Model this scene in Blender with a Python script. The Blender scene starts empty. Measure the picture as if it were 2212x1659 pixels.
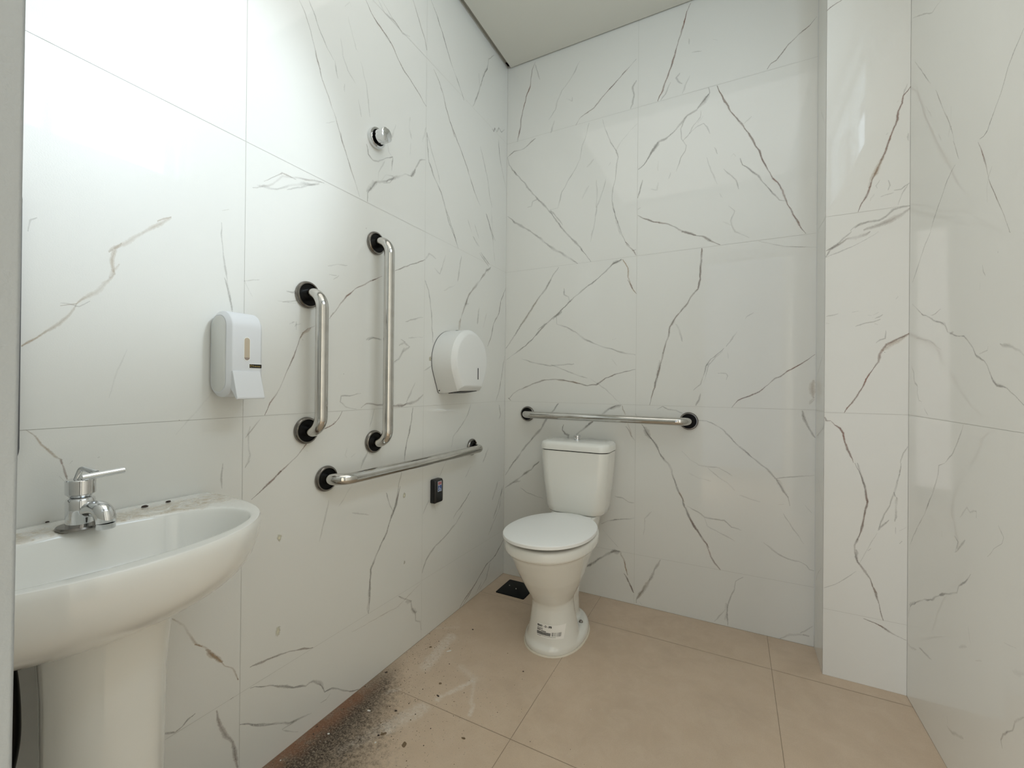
import bpy, bmesh, math, random
from mathutils import Vector, Matrix, Euler, noise
from mathutils.bvhtree import BVHTree
random.seed(7)
scene = bpy.context.scene
COL = scene.collection

# ------------------------------------------------------------------ camera
cam_data = bpy.data.cameras.new('camera')
cam_data.sensor_fit = 'HORIZONTAL'
cam_data.sensor_width = 36.0
cam_data.lens = 926.72 / 2212 * 36.0
cam_data.clip_start = 0.01
cam = bpy.data.objects.new('camera', cam_data)
COL.objects.link(cam)
_R = Vector((0.88847472, 0.45883362, 0.00918622))
_U = Vector((-0.00683787, -0.00677919, 0.99995364))
_F = Vector((-0.45887462, 0.88849634, 0.00288569))
cam.matrix_world = Matrix((( _R.x, _U.x, -_F.x, 1.10547), (_R.y, _U.y, -_F.y, -2.05705), (_R.z, _U.z, -_F.z, 1.02186), (0, 0, 0, 1)))
scene.camera = cam

# ------------------------------------------------------------------ world, light, exposure
world = bpy.data.worlds.new('world'); scene.world = world
world.use_nodes = True
world.node_tree.nodes['Background'].inputs[0].default_value = (0.80, 0.88, 1.0, 1)
world.node_tree.nodes['Background'].inputs[1].default_value = 0.9

def area_light(name, loc, rot, sx, sy, power, col):
    l = bpy.data.lights.new(name, 'AREA'); l.shape = 'RECTANGLE'; l.size = sx; l.size_y = sy
    l.energy = power; l.color = col
    o = bpy.data.objects.new(name, l); COL.objects.link(o)
    o.location = loc; o.rotation_euler = rot
    return o
# daylight arriving at the high window in the right wall
area_light('window_daylight', (1.80, -1.30, 2.40), (0, math.radians(90), 0), 0.60, 1.00, 11.5, (0.70, 0.86, 1.0))
# spot lamp added at that window to imitate the glare on the left wall
_sp = bpy.data.lights.new('wall_glare_spot', 'SPOT'); _sp.energy = 105; _sp.color = (0.80, 0.91, 1.0)
_sp.spot_size = math.radians(32); _sp.spot_blend = 0.75; _sp.shadow_soft_size = 0.10
_so = bpy.data.objects.new('wall_glare_spot', _sp); COL.objects.link(_so); _so.location = (1.76, -1.12, 2.42)
_so.rotation_euler = (Vector((0.0, -1.56, 1.63)) - _so.location).to_track_quat('-Z', 'Y').to_euler()
# fill lamp added in the corridor, evening out the room through the doorway
area_light('corridor_fill', (0.36, -3.3, 1.30), (math.radians(90), 0, math.radians(-24)), 0.68, 2.3, 54, (1.0, 0.95, 0.87))

# overhead fill lamp added to lift floor and toilet lid, no fixture behind it
area_light('overhead_fill', (0.82, -1.36, 2.735), (0, 0, 0), 1.3, 1.25, 4.5, (1.0, 0.96, 0.90))

vs = scene.view_settings
vs.view_transform = 'Standard'; vs.look = 'None'; vs.gamma = 1.0; vs.use_curve_mapping = False
vs.exposure = 0.10

# ------------------------------------------------------------------ room numbers (metres)
Z1, TH = 0.2351, 0.70          # height of the lowest tile joint, tile size
ZC = 2.742                     # ceiling
XB, XD, DC = 1.3943, 1.6246, 0.1788   # column left side, right wall, column depth
YF = -2.05                     # inner face of the front wall

SMEARS = [((0.093, -0.618, 0.122, -0.813, 0.022, 0.01, 0.02), 0.5), ((0.239, -0.981, 0.199, -1.075, 0.026, 0.014, 0.03), 0.5), ((0.192, -1.085, 0.142, -1.199, 0.02, 0.016, 0.03), 0.4), ((0.313, -0.798, 0.257, -0.922, 0.009, 0.006, 0.018), 0.6), ((0.234, -0.753, 0.318, -0.787, 0.012, 0.012, 0.01), 0.3), ((0.321, -0.802, 0.364, -0.887, 0.006, 0.005, 0.01), 0.4), ((0.374, -0.889, 0.387, -0.93, 0.007, 0.004, 0.006), 0.5), ((0.114, -0.949, 0.093, -0.975, 0.008, 0.006, 0.01), 0.5), ((-0.0, -0.602, 0.08, -0.547, 0.006, 0.006, 0.01), 0.25)]
LSPOTS = [(-0.798, 0.601, 0.011, 0.016, (0.74, 0.71, 0.54), 1.0), (-1.301, 0.597, 0.01, 0.014, (0.74, 0.71, 0.54), 1.0), (-1.302, 0.342, 0.009, 0.018, (0.74, 0.71, 0.55), 1.0), (-0.794, 0.346, 0.006, 0.01, (0.74, 0.71, 0.57), 0.8), (-0.65, 1.127, 0.012, 0.014, (0.62, 0.56, 0.4), 0.8), (-1.0, 1.547, 0.0018, 0.003, (0.03, 0.03, 0.03), 1.0), (-1.088, 1.053, 0.002, 0.002, (0.15, 0.08, 0.06), 0.8)]


# ------------------------------------------------------------------ materials
def new_mat(name):
    m = bpy.data.materials.new(name); m.use_nodes = True
    nt = m.node_tree
    return m, nt, nt.nodes['Principled BSDF']

def N(nt, typ, **kw):
    n = nt.nodes.new(typ)
    for k, v in kw.items(): setattr(n, k, v)
    return n

def mixc(nt, fac, a, b, blend='MIX'):
    n = nt.nodes.new('ShaderNodeMix'); n.data_type = 'RGBA'; n.blend_type = blend
    for idx, v in ((0, fac), (6, a), (7, b)):
        if hasattr(v, 'links'): nt.links.new(v, n.inputs[idx])
        elif idx == 0: n.inputs[0].default_value = v
        else: n.inputs[idx].default_value = (*v, 1)
    return n.outputs[2]

def math_(nt, op, a, b=None, c=None, clamp=False):
    n = nt.nodes.new('ShaderNodeMath'); n.operation = op; n.use_clamp = clamp
    for i, v in enumerate((a, b, c)):
        if v is None: continue
        if hasattr(v, 'links'): nt.links.new(v, n.inputs[i])
        else: n.inputs[i].default_value = v
    return n.outputs[0]

def ramp(nt, val, lo, hi):
    n = nt.nodes.new('ShaderNodeMapRange'); n.interpolation_type = 'SMOOTHSTEP'
    nt.links.new(val, n.inputs[0]); n.inputs[1].default_value = lo; n.inputs[2].default_value = hi
    return n.outputs[0]

def tex_noise(nt, scale, detail=4, rough=0.55, vec=None, dist=0.0):
    n = nt.nodes.new('ShaderNodeTexNoise'); n.inputs['Scale'].default_value = scale
    n.inputs['Detail'].default_value = detail; n.inputs['Roughness'].default_value = rough
    n.inputs['Distortion'].default_value = dist
    if vec is None:
        tc = nt.nodes.new('ShaderNodeTexCoord'); vec = tc.outputs['Object']
    nt.links.new(vec, n.inputs['Vector'])
    return n.outputs['Fac']

def simple(name, col, rough=0.4, metal=0.0, coat=0.0, bump=None, var=None, spec=0.5):
    m, nt, b = new_mat(name)
    b.inputs['Base Color'].default_value = (*col, 1)
    b.inputs['Roughness'].default_value = rough
    b.inputs['Metallic'].default_value = metal
    b.inputs['Coat Weight'].default_value = coat
    b.inputs['Coat Roughness'].default_value = 0.05
    b.inputs['Specular IOR Level'].default_value = spec
    if var:
        sc, amt, c2 = var
        f = ramp(nt, tex_noise(nt, sc), 0.4, 0.72)
        f = math_(nt, 'MULTIPLY', f, amt)
        nt.links.new(mixc(nt, f, col, c2), b.inputs['Base Color'])
    if bump:
        sc, st = bump
        bn = nt.nodes.new('ShaderNodeBump'); bn.inputs['Strength'].default_value = st
        bn.inputs['Distance'].default_value = 0.002
        nt.links.new(tex_noise(nt, sc, 2), bn.inputs['Height'])
        nt.links.new(bn.outputs['Normal'], b.inputs['Normal'])
    return m

# polished marble-look porcelain: the veins are coloured bands in the tile mesh (attributes vmask, vcol)
TILE_BASE = (0.775, 0.775, 0.735)
M_tile, nt, b = new_mat('marble_tile')
am = N(nt, 'ShaderNodeAttribute', attribute_name='vmask'); ac = N(nt, 'ShaderNodeAttribute', attribute_name='vcol')
n1 = tex_noise(nt, 260, 6, 0.7)
n2 = tex_noise(nt, 28, 5, 0.65)
d = math_(nt, 'ADD', am.outputs['Fac'], math_(nt, 'MULTIPLY', math_(nt, 'SUBTRACT', n1, 0.5), 0.9))
d = math_(nt, 'ADD', d, math_(nt, 'MULTIPLY', math_(nt, 'SUBTRACT', n2, 0.5), 0.9))
mask = math_(nt, 'MULTIPLY', ramp(nt, d, 0.38, 0.62), math_(nt, 'ADD', math_(nt, 'MULTIPLY', ramp(nt, d, 0.55, 1.15), 0.55), 0.45))
edge = ramp(nt, am.outputs['Fac'], 0.0, 0.12)
mask = math_(nt, 'MULTIPLY', mask, edge)
mask = math_(nt, 'MULTIPLY', mask, ac.outputs['Alpha'])
mot = ramp(nt, tex_noise(nt, 2.6, 5, 0.6), 0.35, 0.75)
base = mixc(nt, math_(nt, 'MULTIPLY', mot, 0.22), TILE_BASE, (0.72, 0.72, 0.68))
isv = math_(nt, 'GREATER_THAN', ac.outputs['Alpha'], 0.002)      # faces of a vein: its own colour, see-through outside its ragged outline
nt.links.new(mixc(nt, isv, base, ac.outputs['Color']), b.inputs['Base Color'])
nt.links.new(math_(nt, 'ADD', math_(nt, 'SUBTRACT', 1.0, isv), math_(nt, 'MULTIPLY', isv, mask)), b.inputs['Alpha'])
b.inputs['Roughness'].default_value = 0.40
b.inputs['Coat Weight'].default_value = 0.75; b.inputs['Coat Roughness'].default_value = 0.035
bn = N(nt, 'ShaderNodeBump'); bn.inputs['Strength'].default_value = 0.12; bn.inputs['Distance'].default_value = 0.001
nt.links.new(tex_noise(nt, 420, 2), bn.inputs['Height']); nt.links.new(bn.outputs['Normal'], b.inputs['Normal'])

M_grout = simple('grout', (0.60, 0.595, 0.55), 0.8)
M_paint = simple('ceiling_paint', (0.74, 0.735, 0.67), 0.85, bump=(300, 0.1))
M_reveal = simple('ceiling_reveal_profile', (0.42, 0.41, 0.36), 0.7)
M_jamb = simple('painted_jamb', (0.36, 0.38, 0.39), 0.45, bump=(500, 0.15))
M_porc = simple('white_porcelain', (0.86, 0.86, 0.81), 0.16, coat=0.6)
M_plastic = simple('white_plastic', (0.90, 0.91, 0.89), 0.35)
M_disp = simple('dispenser_plastic', (0.76, 0.78, 0.80), 0.38)
M_dispside = simple('dispenser_side_plastic', (0.76, 0.77, 0.74), 0.45)
M_textured = simple('textured_white_plastic', (0.84, 0.85, 0.83), 0.45, bump=(900, 0.5))
M_chrome = simple('chrome', (0.72, 0.73, 0.74), 0.06, 1.0)
M_steel = simple('brushed_steel', (0.60, 0.59, 0.565), 0.085, 1.0, var=(28, 0.30, (0.40, 0.37, 0.33)))
M_dirtysteel = simple('tarnished_steel', (0.26, 0.245, 0.225), 0.22, 1.0, var=(60, 0.8, (0.22, 0.20, 0.18)))
M_black = simple('black_rubber', (0.004, 0.004, 0.004), 0.35, spec=0.15)
M_blackgloss = simple('black_plastic', (0.006, 0.006, 0.007), 0.3)
M_dark = simple('dark_grey_frame', (0.10, 0.10, 0.105), 0.4)
M_amber = simple('amber_liquid_view', (0.55, 0.47, 0.36), 0.25)
M_amberdark = simple('dark_amber_liquid', (0.33, 0.27, 0.23), 0.2)
M_gold = simple('gold_ink', (0.50, 0.36, 0.10), 0.5)
M_label = simple('label_paper', (0.95, 0.94, 0.90), 0.5)
M_ink = simple('black_ink', (0.02, 0.02, 0.02), 0.6)
M_greyink = simple('grey_ink', (0.22, 0.21, 0.20), 0.6)
M_blue = simple('blue_sticker', (0.03, 0.07, 0.25), 0.4)
M_red = simple('red_sticker', (0.42, 0.16, 0.17), 0.4)
M_white = simple('white_sticker', (0.62, 0.68, 0.74), 0.4)
M_brownbit = simple('dried_leaf_bits', (0.20, 0.14, 0.08), 0.8)
M_darkbit = simple('dark_crumbs', (0.05, 0.035, 0.028), 0.8)
M_chip = simple('white_paint_chip', (0.80, 0.80, 0.76), 0.6)
M_metalwhite = simple('white_window_frame', (0.75, 0.76, 0.75), 0.4)
M_sealant = simple('cream_sealant', (0.82, 0.76, 0.64), 0.5)
M_mirror = simple('mirror_glass', (0.80, 0.82, 0.82), 0.02, 1.0)
M_drain = simple('black_drain_plate', (0.006, 0.007, 0.008), 0.5, spec=0.15)
m, nt, b = new_mat('window_glass'); M_glass = m
tr = N(nt, 'ShaderNodeBsdfTransparent'); gl = N(nt, 'ShaderNodeBsdfGlossy'); gl.inputs['Roughness'].default_value = 0.02
mx = N(nt, 'ShaderNodeMixShader'); mx.inputs[0].default_value = 0.08
nt.links.new(tr.outputs[0], mx.inputs[1]); nt.links.new(gl.outputs[0], mx.inputs[2]); nt.links.new(mx.outputs[0], nt.nodes['Material Output'].inputs[0])
m, nt, b = new_mat('braided_hose'); M_braid = m
b.inputs['Metallic'].default_value = 0.8; b.inputs['Roughness'].default_value = 0.4
w = N(nt, 'ShaderNodeTexWave'); w.inputs['Scale'].default_value = 120; w.bands_direction = 'Z'
tc = N(nt, 'ShaderNodeTexCoord'); nt.links.new(tc.outputs['Object'], w.inputs['Vector'])
nt.links.new(mixc(nt, w.outputs['Fac'], (0.06, 0.05, 0.04), (0.28, 0.26, 0.22)), b.inputs['Base Color'])

# sink porcelain: grime on the deck at the back
m, nt, b = new_mat('grimy_porcelain'); M_sink = m
b.inputs['Roughness'].default_value = 0.18; b.inputs['Coat Weight'].default_value = 0.5; b.inputs['Coat Roughness'].default_value = 0.06
ag = N(nt, 'ShaderNodeAttribute', attribute_name='grime')
g = math_(nt, 'ADD', ag.outputs['Fac'], math_(nt, 'MULTIPLY', math_(nt, 'SUBTRACT', tex_noise(nt, 38, 8, 0.75, dist=1.2), 0.5), 1.8))
g = math_(nt, 'MULTIPLY', ramp(nt, g, 0.55, 1.30), ramp(nt, ag.outputs['Fac'], 0.05, 0.4))
spk = math_(nt, 'MULTIPLY', ramp(nt, tex_noise(nt, 240, 2, 0.5), 0.68, 0.74), ramp(nt, ag.outputs['Fac'], 0.2, 0.8))
c1 = mixc(nt, math_(nt, 'MULTIPLY', g, 0.95), (0.86, 0.86, 0.82), (0.46, 0.37, 0.24))
nt.links.new(mixc(nt, math_(nt, 'MULTIPLY', spk, 0.8), c1, (0.16, 0.12, 0.08)), b.inputs['Base Color'])
nt.links.new(math_(nt, 'ADD', math_(nt, 'MULTIPLY', g, 0.4), 0.16), b.inputs['Roughness'])

# floor: beige porcelain with mottling, dirt along the left wall and dusty wipe marks
m, nt, b = new_mat('beige_floor_tile'); M_floor = m
tc = N(nt, 'ShaderNodeTexCoord'); P = tc.outputs['Object']
sx = N(nt, 'ShaderNodeSeparateXYZ'); nt.links.new(P, sx.inputs[0]); X, Y = sx.outputs[0], sx.outputs[1]
big = ramp(nt, tex_noise(nt, 3.2, 6, 0.62, dist=0.8), 0.32, 0.74)
med = ramp(nt, tex_noise(nt, 14, 7, 0.7, dist=0.5), 0.35, 0.75)
fine = tex_noise(nt, 320, 3, 0.7)
c = mixc(nt, big, (0.66, 0.52, 0.385), (0.58, 0.455, 0.335))
c = mixc(nt, math_(nt, 'MULTIPLY', med, 0.6), c, (0.70, 0.57, 0.44))
c = mixc(nt, math_(nt, 'MULTIPLY', ramp(nt, fine, 0.4, 0.8), 0.35), c, (0.47, 0.36, 0.26))
# thin light hairline streaks in the stone
st = tex_noise(nt, 6, 8, 0.7, dist=2.5)
ln = math_(nt, 'SUBTRACT', 1.0, ramp(nt, math_(nt, 'ABSOLUTE', math_(nt, 'SUBTRACT', st, 0.5)), 0.0, 0.006))
ln = math_(nt, 'MULTIPLY', ln, ramp(nt, tex_noise(nt, 5, 2), 0.5, 0.62))
c = mixc(nt, math_(nt, 'MULTIPLY', ln, 0.35), c, (0.60, 0.52, 0.43))
# dusty smears (capsules in floor coordinates)
def capsule(ax, ay, bx, by, r, soft, wob=0.02):
    nz = math_(nt, 'MULTIPLY', math_(nt, 'SUBTRACT', tex_noise(nt, 25, 5, 0.7), 0.5), wob * 2)
    dx, dy = bx - ax, by - ay; L2 = dx*dx + dy*dy
    px = math_(nt, 'SUBTRACT', X, ax); py = math_(nt, 'SUBTRACT', Y, ay)
    t = math_(nt, 'DIVIDE', math_(nt, 'ADD', math_(nt, 'MULTIPLY', px, dx), math_(nt, 'MULTIPLY', py, dy)), L2, clamp=True)
    ex = math_(nt, 'SUBTRACT', px, math_(nt, 'MULTIPLY', t, dx)); ey = math_(nt, 'SUBTRACT', py, math_(nt, 'MULTIPLY', t, dy))
    dd = math_(nt, 'SQRT', math_(nt, 'ADD', math_(nt, 'MULTIPLY', ex, ex), math_(nt, 'MULTIPLY', ey, ey)))
    dd = math_(nt, 'ADD', dd, nz)
    return math_(nt, 'MULTIPLY', math_(nt, 'SUBTRACT', 1.0, ramp(nt, dd, r - soft, r + soft)), math_(nt, 'ADD', 0.35, math_(nt, 'MULTIPLY', ramp(nt, tex_noise(nt, 90, 4, 0.75), 0.38, 0.62), 0.65)))
for args, s_ in SMEARS:
    c = mixc(nt, math_(nt, 'MULTIPLY', capsule(*args), s_ * 1.0), c, (0.80, 0.75, 0.68))
# grime: dark and rusty band hugging the left wall from Y<-0.75, growing towards the front
grow = ramp(nt, math_(nt, 'MULTIPLY', Y, -1.0), 0.72, 1.30)
wid = math_(nt, 'ADD', math_(nt, 'MULTIPLY', grow, 0.23), 0.02)
rel = math_(nt, 'DIVIDE', X, wid)
rel = math_(nt, 'ADD', rel, math_(nt, 'MULTIPLY', math_(nt, 'SUBTRACT', tex_noise(nt, 60, 8, 0.8), 0.5), 2.4))
gm = math_(nt, 'MULTIPLY', math_(nt, 'SUBTRACT', 1.0, ramp(nt, rel, 0.28, 1.5)), ramp(nt, grow, 0.0, 0.35))
gm = math_(nt, 'MULTIPLY', gm, math_(nt, 'ADD', 0.62, math_(nt, 'MULTIPLY', ramp(nt, tex_noise(nt, 190, 4, 0.7), 0.38, 0.56), 0.38)))
gm = math_(nt, 'MULTIPLY', gm, math_(nt, 'ADD', 0.62, math_(nt, 'MULTIPLY', ramp(nt, X, 0.0, 0.07), 0.38)))
rust = math_(nt, 'MULTIPLY', math_(nt, 'SUBTRACT', 1.0, ramp(nt, X, 0.015, 0.085)), ramp(nt, tex_noise(nt, 9, 6, 0.75), 0.36, 0.56))
rust = math_(nt, 'MULTIPLY', rust, ramp(nt, grow, 0.25, 0.6))
c = mixc(nt, math_(nt, 'MULTIPLY', gm, 1.0), c, (0.038, 0.025, 0.016))
c = mixc(nt, math_(nt, 'MULTIPLY', rust, 0.62), c, (0.23, 0.068, 0.018))
# scattered fine grit stains
gr = math_(nt, 'MULTIPLY', ramp(nt, tex_noise(nt, 150, 2, 0.5), 0.66, 0.72), ramp(nt, math_(nt, 'SUBTRACT', 0.75, X), 0.0, 0.6))
gr = math_(nt, 'MULTIPLY', gr, ramp(nt, math_(nt, 'MULTIPLY', Y, -1.0), 0.5, 0.85))
c = mixc(nt, math_(nt, 'MULTIPLY', gr, 0.65), c, (0.12, 0.09, 0.065))
nt.links.new(c, b.inputs['Base Color'])
b.inputs['Roughness'].default_value = 0.48
bn = N(nt, 'ShaderNodeBump'); bn.inputs['Strength'].default_value = 0.15; bn.inputs['Distance'].default_value = 0.001
nt.links.new(fine, bn.inputs['Height']); nt.links.new(bn.outputs['Normal'], b.inputs['Normal'])
M_floorgrout = simple('floor_grout', (0.40, 0.31, 0.225), 0.9)

FLAKES = [
 ('white chip between the toilet and the left wall', 0.143, -0.7, 0.01, 0.0025, 0.9, M_chip, 'paint_chip', 'white chips on the floor', 'paint chip'),
 ('white chip on the brown dirt beside the left wall', 0.1, -1.064, 0.006, 0.0025, 0.2, M_chip, 'paint_chip', 'white chips on the floor', 'paint chip'),
 ('tiny white chip at the near edge of the dark dirt', 0.206, -1.143, 0.003, 0.002, 1.2, M_chip, 'paint_chip', 'white chips on the floor', 'paint chip'),
 ('tiny white chip on the dark grime near the wall', 0.063, -1.184, 0.004, 0.0025, 0.2, M_chip, 'paint_chip', 'white chips on the floor', 'paint chip'),
 ('large brown dry leaf bit in front of the dirt band', 0.283, -1.11, 0.01, 0.006, 2.0, M_brownbit, 'leaf_bit', 'dry bits on the floor', 'leaf bit'),
 ('pale brown leaf bit left of the large one', 0.204, -1.109, 0.01, 0.004, 0.9, M_brownbit, 'leaf_bit', 'dry bits on the floor', 'leaf bit'),
 ('small brown bit alone near the floor tile joint', 0.419, -1.013, 0.006, 0.003, 0.2, M_brownbit, 'leaf_bit', 'dry bits on the floor', 'leaf bit'),
 ('round brown bit between the dusty smears', 0.222, -0.86, 0.0055, 0.004, 0.2, M_brownbit, 'leaf_bit', 'dry bits on the floor', 'leaf bit'),
 ('brown bit close to the left wall beside the long smear', 0.065, -0.713, 0.006, 0.004, 0.8, M_brownbit, 'leaf_bit', 'dry bits on the floor', 'leaf bit'),
 ('round black crumb on the dusty smear', 0.174, -1.025, 0.0045, 0.003, 0.2, M_darkbit, 'crumb', 'black crumbs on the floor', 'crumb'),
 ('black crumb at the tip of the curved smear', 0.251, -0.911, 0.006, 0.0025, -0.2, M_darkbit, 'crumb', 'black crumbs on the floor', 'crumb'),
 ('black crumb left of the pale brown leaf bit', 0.195, -1.12, 0.0035, 0.003, 0.2, M_darkbit, 'crumb', 'black crumbs on the floor', 'crumb'),
 ('lone black crumb in front of the toilet on the left', 0.445, -0.671, 0.003, 0.002, 0.2, M_darkbit, 'crumb', 'black crumbs on the floor', 'crumb'),
 ('black crumb against the foot of the left wall', 0.019, -0.904, 0.005, 0.003, 0.9, M_darkbit, 'crumb', 'black crumbs on the floor', 'crumb'),
 ('dark crumb on the floor between drain and smears', 0.145, -0.534, 0.0035, 0.003, 0.2, M_darkbit, 'crumb', 'black crumbs on the floor', 'crumb')]
LABW = (0.098, 0.050)

# ------------------------------------------------------------------ mesh helpers
def link(o, parent=None):
    COL.objects.link(o)
    if parent is not None: o.parent = parent
    return o

def mesh_obj(name, verts, faces, mats, parent=None, smooth=False, fmats=None):
    me = bpy.data.meshes.new(name)
    me.from_pydata([tuple(v) for v in verts], [], [tuple(f) for f in faces])
    for m_ in (mats if isinstance(mats, (list, tuple)) else [mats]): me.materials.append(m_)
    if fmats:
        for p_, k in zip(me.polygons, fmats): p_.material_index = k
    if smooth:
        for p_ in me.polygons: p_.use_smooth = True
    me.update()
    return link(bpy.data.objects.new(name, me), parent)

class MB:
    """collects shapes into one mesh"""
    def __init__(s): s.v = []; s.f = []; s.k = []
    def add(s, verts, faces, k=0):
        o = len(s.v); s.v += [Vector(v) for v in verts]; s.f += [tuple(i + o for i in f) for f in faces]; s.k += [k] * len(faces)
        return s
    def box(s, a, b_, k=0):
        x0, y0, z0 = a; x1, y1, z1 = b_
        return s.add([(x0,y0,z0),(x1,y0,z0),(x1,y1,z0),(x0,y1,z0),(x0,y0,z1),(x1,y0,z1),(x1,y1,z1),(x0,y1,z1)],
                     [(0,3,2,1),(4,5,6,7),(0,1,5,4),(1,2,6,5),(2,3,7,6),(3,0,4,7)], k)
    def loft(s, rings, cap0=True, cap1=True, closed=True, k=0):
        n = len(rings[0]); o = len(s.v); fs = []
        for r in rings: s.v += [Vector(p) for p in r]
        for i in range(len(rings) - 1):
            for j in range(n if closed else n - 1):
                a, b_ = o + i*n + j, o + i*n + (j+1) % n
                fs.append((a, b_, b_ + n, a + n))
        if cap0: fs.append(tuple(o + j for j in reversed(range(n))))
        if cap1: fs.append(tuple(o + (len(rings)-1)*n + j for j in range(n)))
        s.f += fs; s.k += [k] * len(fs)
        return s
    def revolve(s, prof, M=None, n=40, k=0, cap=True):
        M = M or Matrix()
        rings = [[M @ Vector((r*math.cos(2*math.pi*j/n), r*math.sin(2*math.pi*j/n), z)) for j in range(n)] for r, z in prof]
        return s.loft(rings, cap, cap, True, k)
    def tube(s, path, r, n=20, k=0, cap=True):
        path = [Vector(p) for p in path]; rings = []
        t = (path[1] - path[0]).normalized()
        up = Vector((0, 0, 1)) if abs(t.z) < 0.9 else Vector((1, 0, 0))
        u = t.cross(up).normalized()
        for i, p in enumerate(path):
            if i == 0: t = (path[1] - p)
            elif i == len(path) - 1: t = (p - path[i-1])
            else: t = (path[i+1] - p).normalized() + (p - path[i-1]).normalized()
            t.normalize(); u = (u - t * u.dot(t)).normalized(); w_ = t.cross(u)
            rr = r[i] if isinstance(r, (list, tuple)) else r
            rings.append([p + (u*math.cos(2*math.pi*j/n) + w_*math.sin(2*math.pi*j/n)) * rr for j in range(n)])
        return s.loft(rings, cap, cap, True, k)
    def build(s, name, mats, parent=None, smooth=True, bevel=0, seg=2, auto=35, subsurf=0):
        me = bpy.data.meshes.new(name)
        me.from_pydata([tuple(v) for v in s.v], [], s.f)
        for m_ in (mats if isinstance(mats, (list, tuple)) else [mats]): me.materials.append(m_)
        for p_, k in zip(me.polygons, s.k): p_.material_index = k
        bm = bmesh.new(); bm.from_mesh(me); bmesh.ops.recalc_face_normals(bm, faces=bm.faces)
        if smooth:
            for f in bm.faces: f.smooth = True
            for e in bm.edges:
                if len(e.link_faces) == 2 and e.calc_face_angle(0) > math.radians(auto): e.smooth = False
        bm.to_mesh(me); bm.free(); me.update()
        o = link(bpy.data.objects.new(name, me), parent)
        if bevel:
            m_ = o.modifiers.new('bevel', 'BEVEL'); m_.width = bevel; m_.segments = seg; m_.limit_method = 'ANGLE'; m_.angle_limit = math.radians(auto)
            m_.harden_normals = True
            for p_ in me.polygons: p_.use_smooth = True
        if subsurf:
            m_ = o.modifiers.new('sub', 'SUBSURF'); m_.levels = subsurf; m_.render_levels = subsurf
        return o

def fillet(pts, r, n=10):
    pts = [Vector(p) for p in pts]; out = [pts[0]]
    for i in range(1, len(pts) - 1):
        a = (pts[i-1] - pts[i]).normalized(); c_ = (pts[i+1] - pts[i]).normalized()
        ang = a.angle(c_); d_ = r / math.tan(ang / 2)
        p0 = pts[i] + a*d_; p1 = pts[i] + c_*d_
        cen = pts[i] + (a + c_).normalized() * (r / math.sin(ang / 2))
        v0 = p0 - cen; v1 = p1 - cen; th = v0.angle(v1); ax = v0.cross(v1).normalized()
        for k in range(n + 1): out.append(cen + Matrix.Rotation(th*k/n, 3, ax) @ v0)
    out.append(pts[-1]); return out

def smooth_path(p, n=8):
    out = []
    for i in range(len(p) - 1):
        a0 = p[max(0, i-1)]; a1 = p[i]; a2 = p[i+1]; a3 = p[min(len(p)-1, i+2)]
        for k in range(n):
            t_ = k / n
            out.append(0.5 * ((2*a1) + (a2 - a0)*t_ + (2*a0 - 5*a1 + 4*a2 - a3)*t_*t_ + (-a0 + 3*a1 - 3*a2 + a3)*t_**3))
    out.append(p[-1]); return out
def rrect(w, h, r, n=6, cx=0, cy=0):
    out = []
    for sx_, sy_, a0 in ((1,1,0),(-1,1,90),(-1,-1,180),(1,-1,270)):
        for k in range(n + 1):
            a = math.radians(a0 + 90*k/n)
            out.append((cx + sx_*(w/2 - r) + r*math.cos(a), cy + sy_*(h/2 - r) + r*math.sin(a)))
    return out

def thing(name, label, cat, loc=(0,0,0), group=None):
    o = bpy.data.objects.new(name, None); COL.objects.link(o); o.location = loc; o.empty_display_size = 0.05
    o['label'] = label; o['category'] = cat
    if group: o['group'] = group
    return o
def tag(o, label, cat, group=None, kind=None):
    o['label'] = label; o['category'] = cat
    if group: o['group'] = group
    if kind: o['kind'] = kind
    return o
def struct(o): o['kind'] = 'structure'; return o
def text_mesh(s, size, M, bold=0.0, sx_=1.0):
    """flat glyph mesh of a string, transformed by M; returns verts, faces"""
    cu = bpy.data.curves.new('t', 'FONT'); cu.body = s; cu.size = size; cu.offset = bold; cu.resolution_u = 3
    to = bpy.data.objects.new('t', cu); COL.objects.link(to)
    dg = bpy.context.evaluated_depsgraph_get(); me = bpy.data.meshes.new_from_object(to.evaluated_get(dg))
    vs_ = [M @ Vector((v.co.x * sx_, v.co.y, 0)) for v in me.vertices]; fs = [tuple(p.vertices) for p in me.polygons]
    bpy.data.objects.remove(to); bpy.data.curves.remove(cu); bpy.data.meshes.remove(me)
    return vs_, fs

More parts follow.
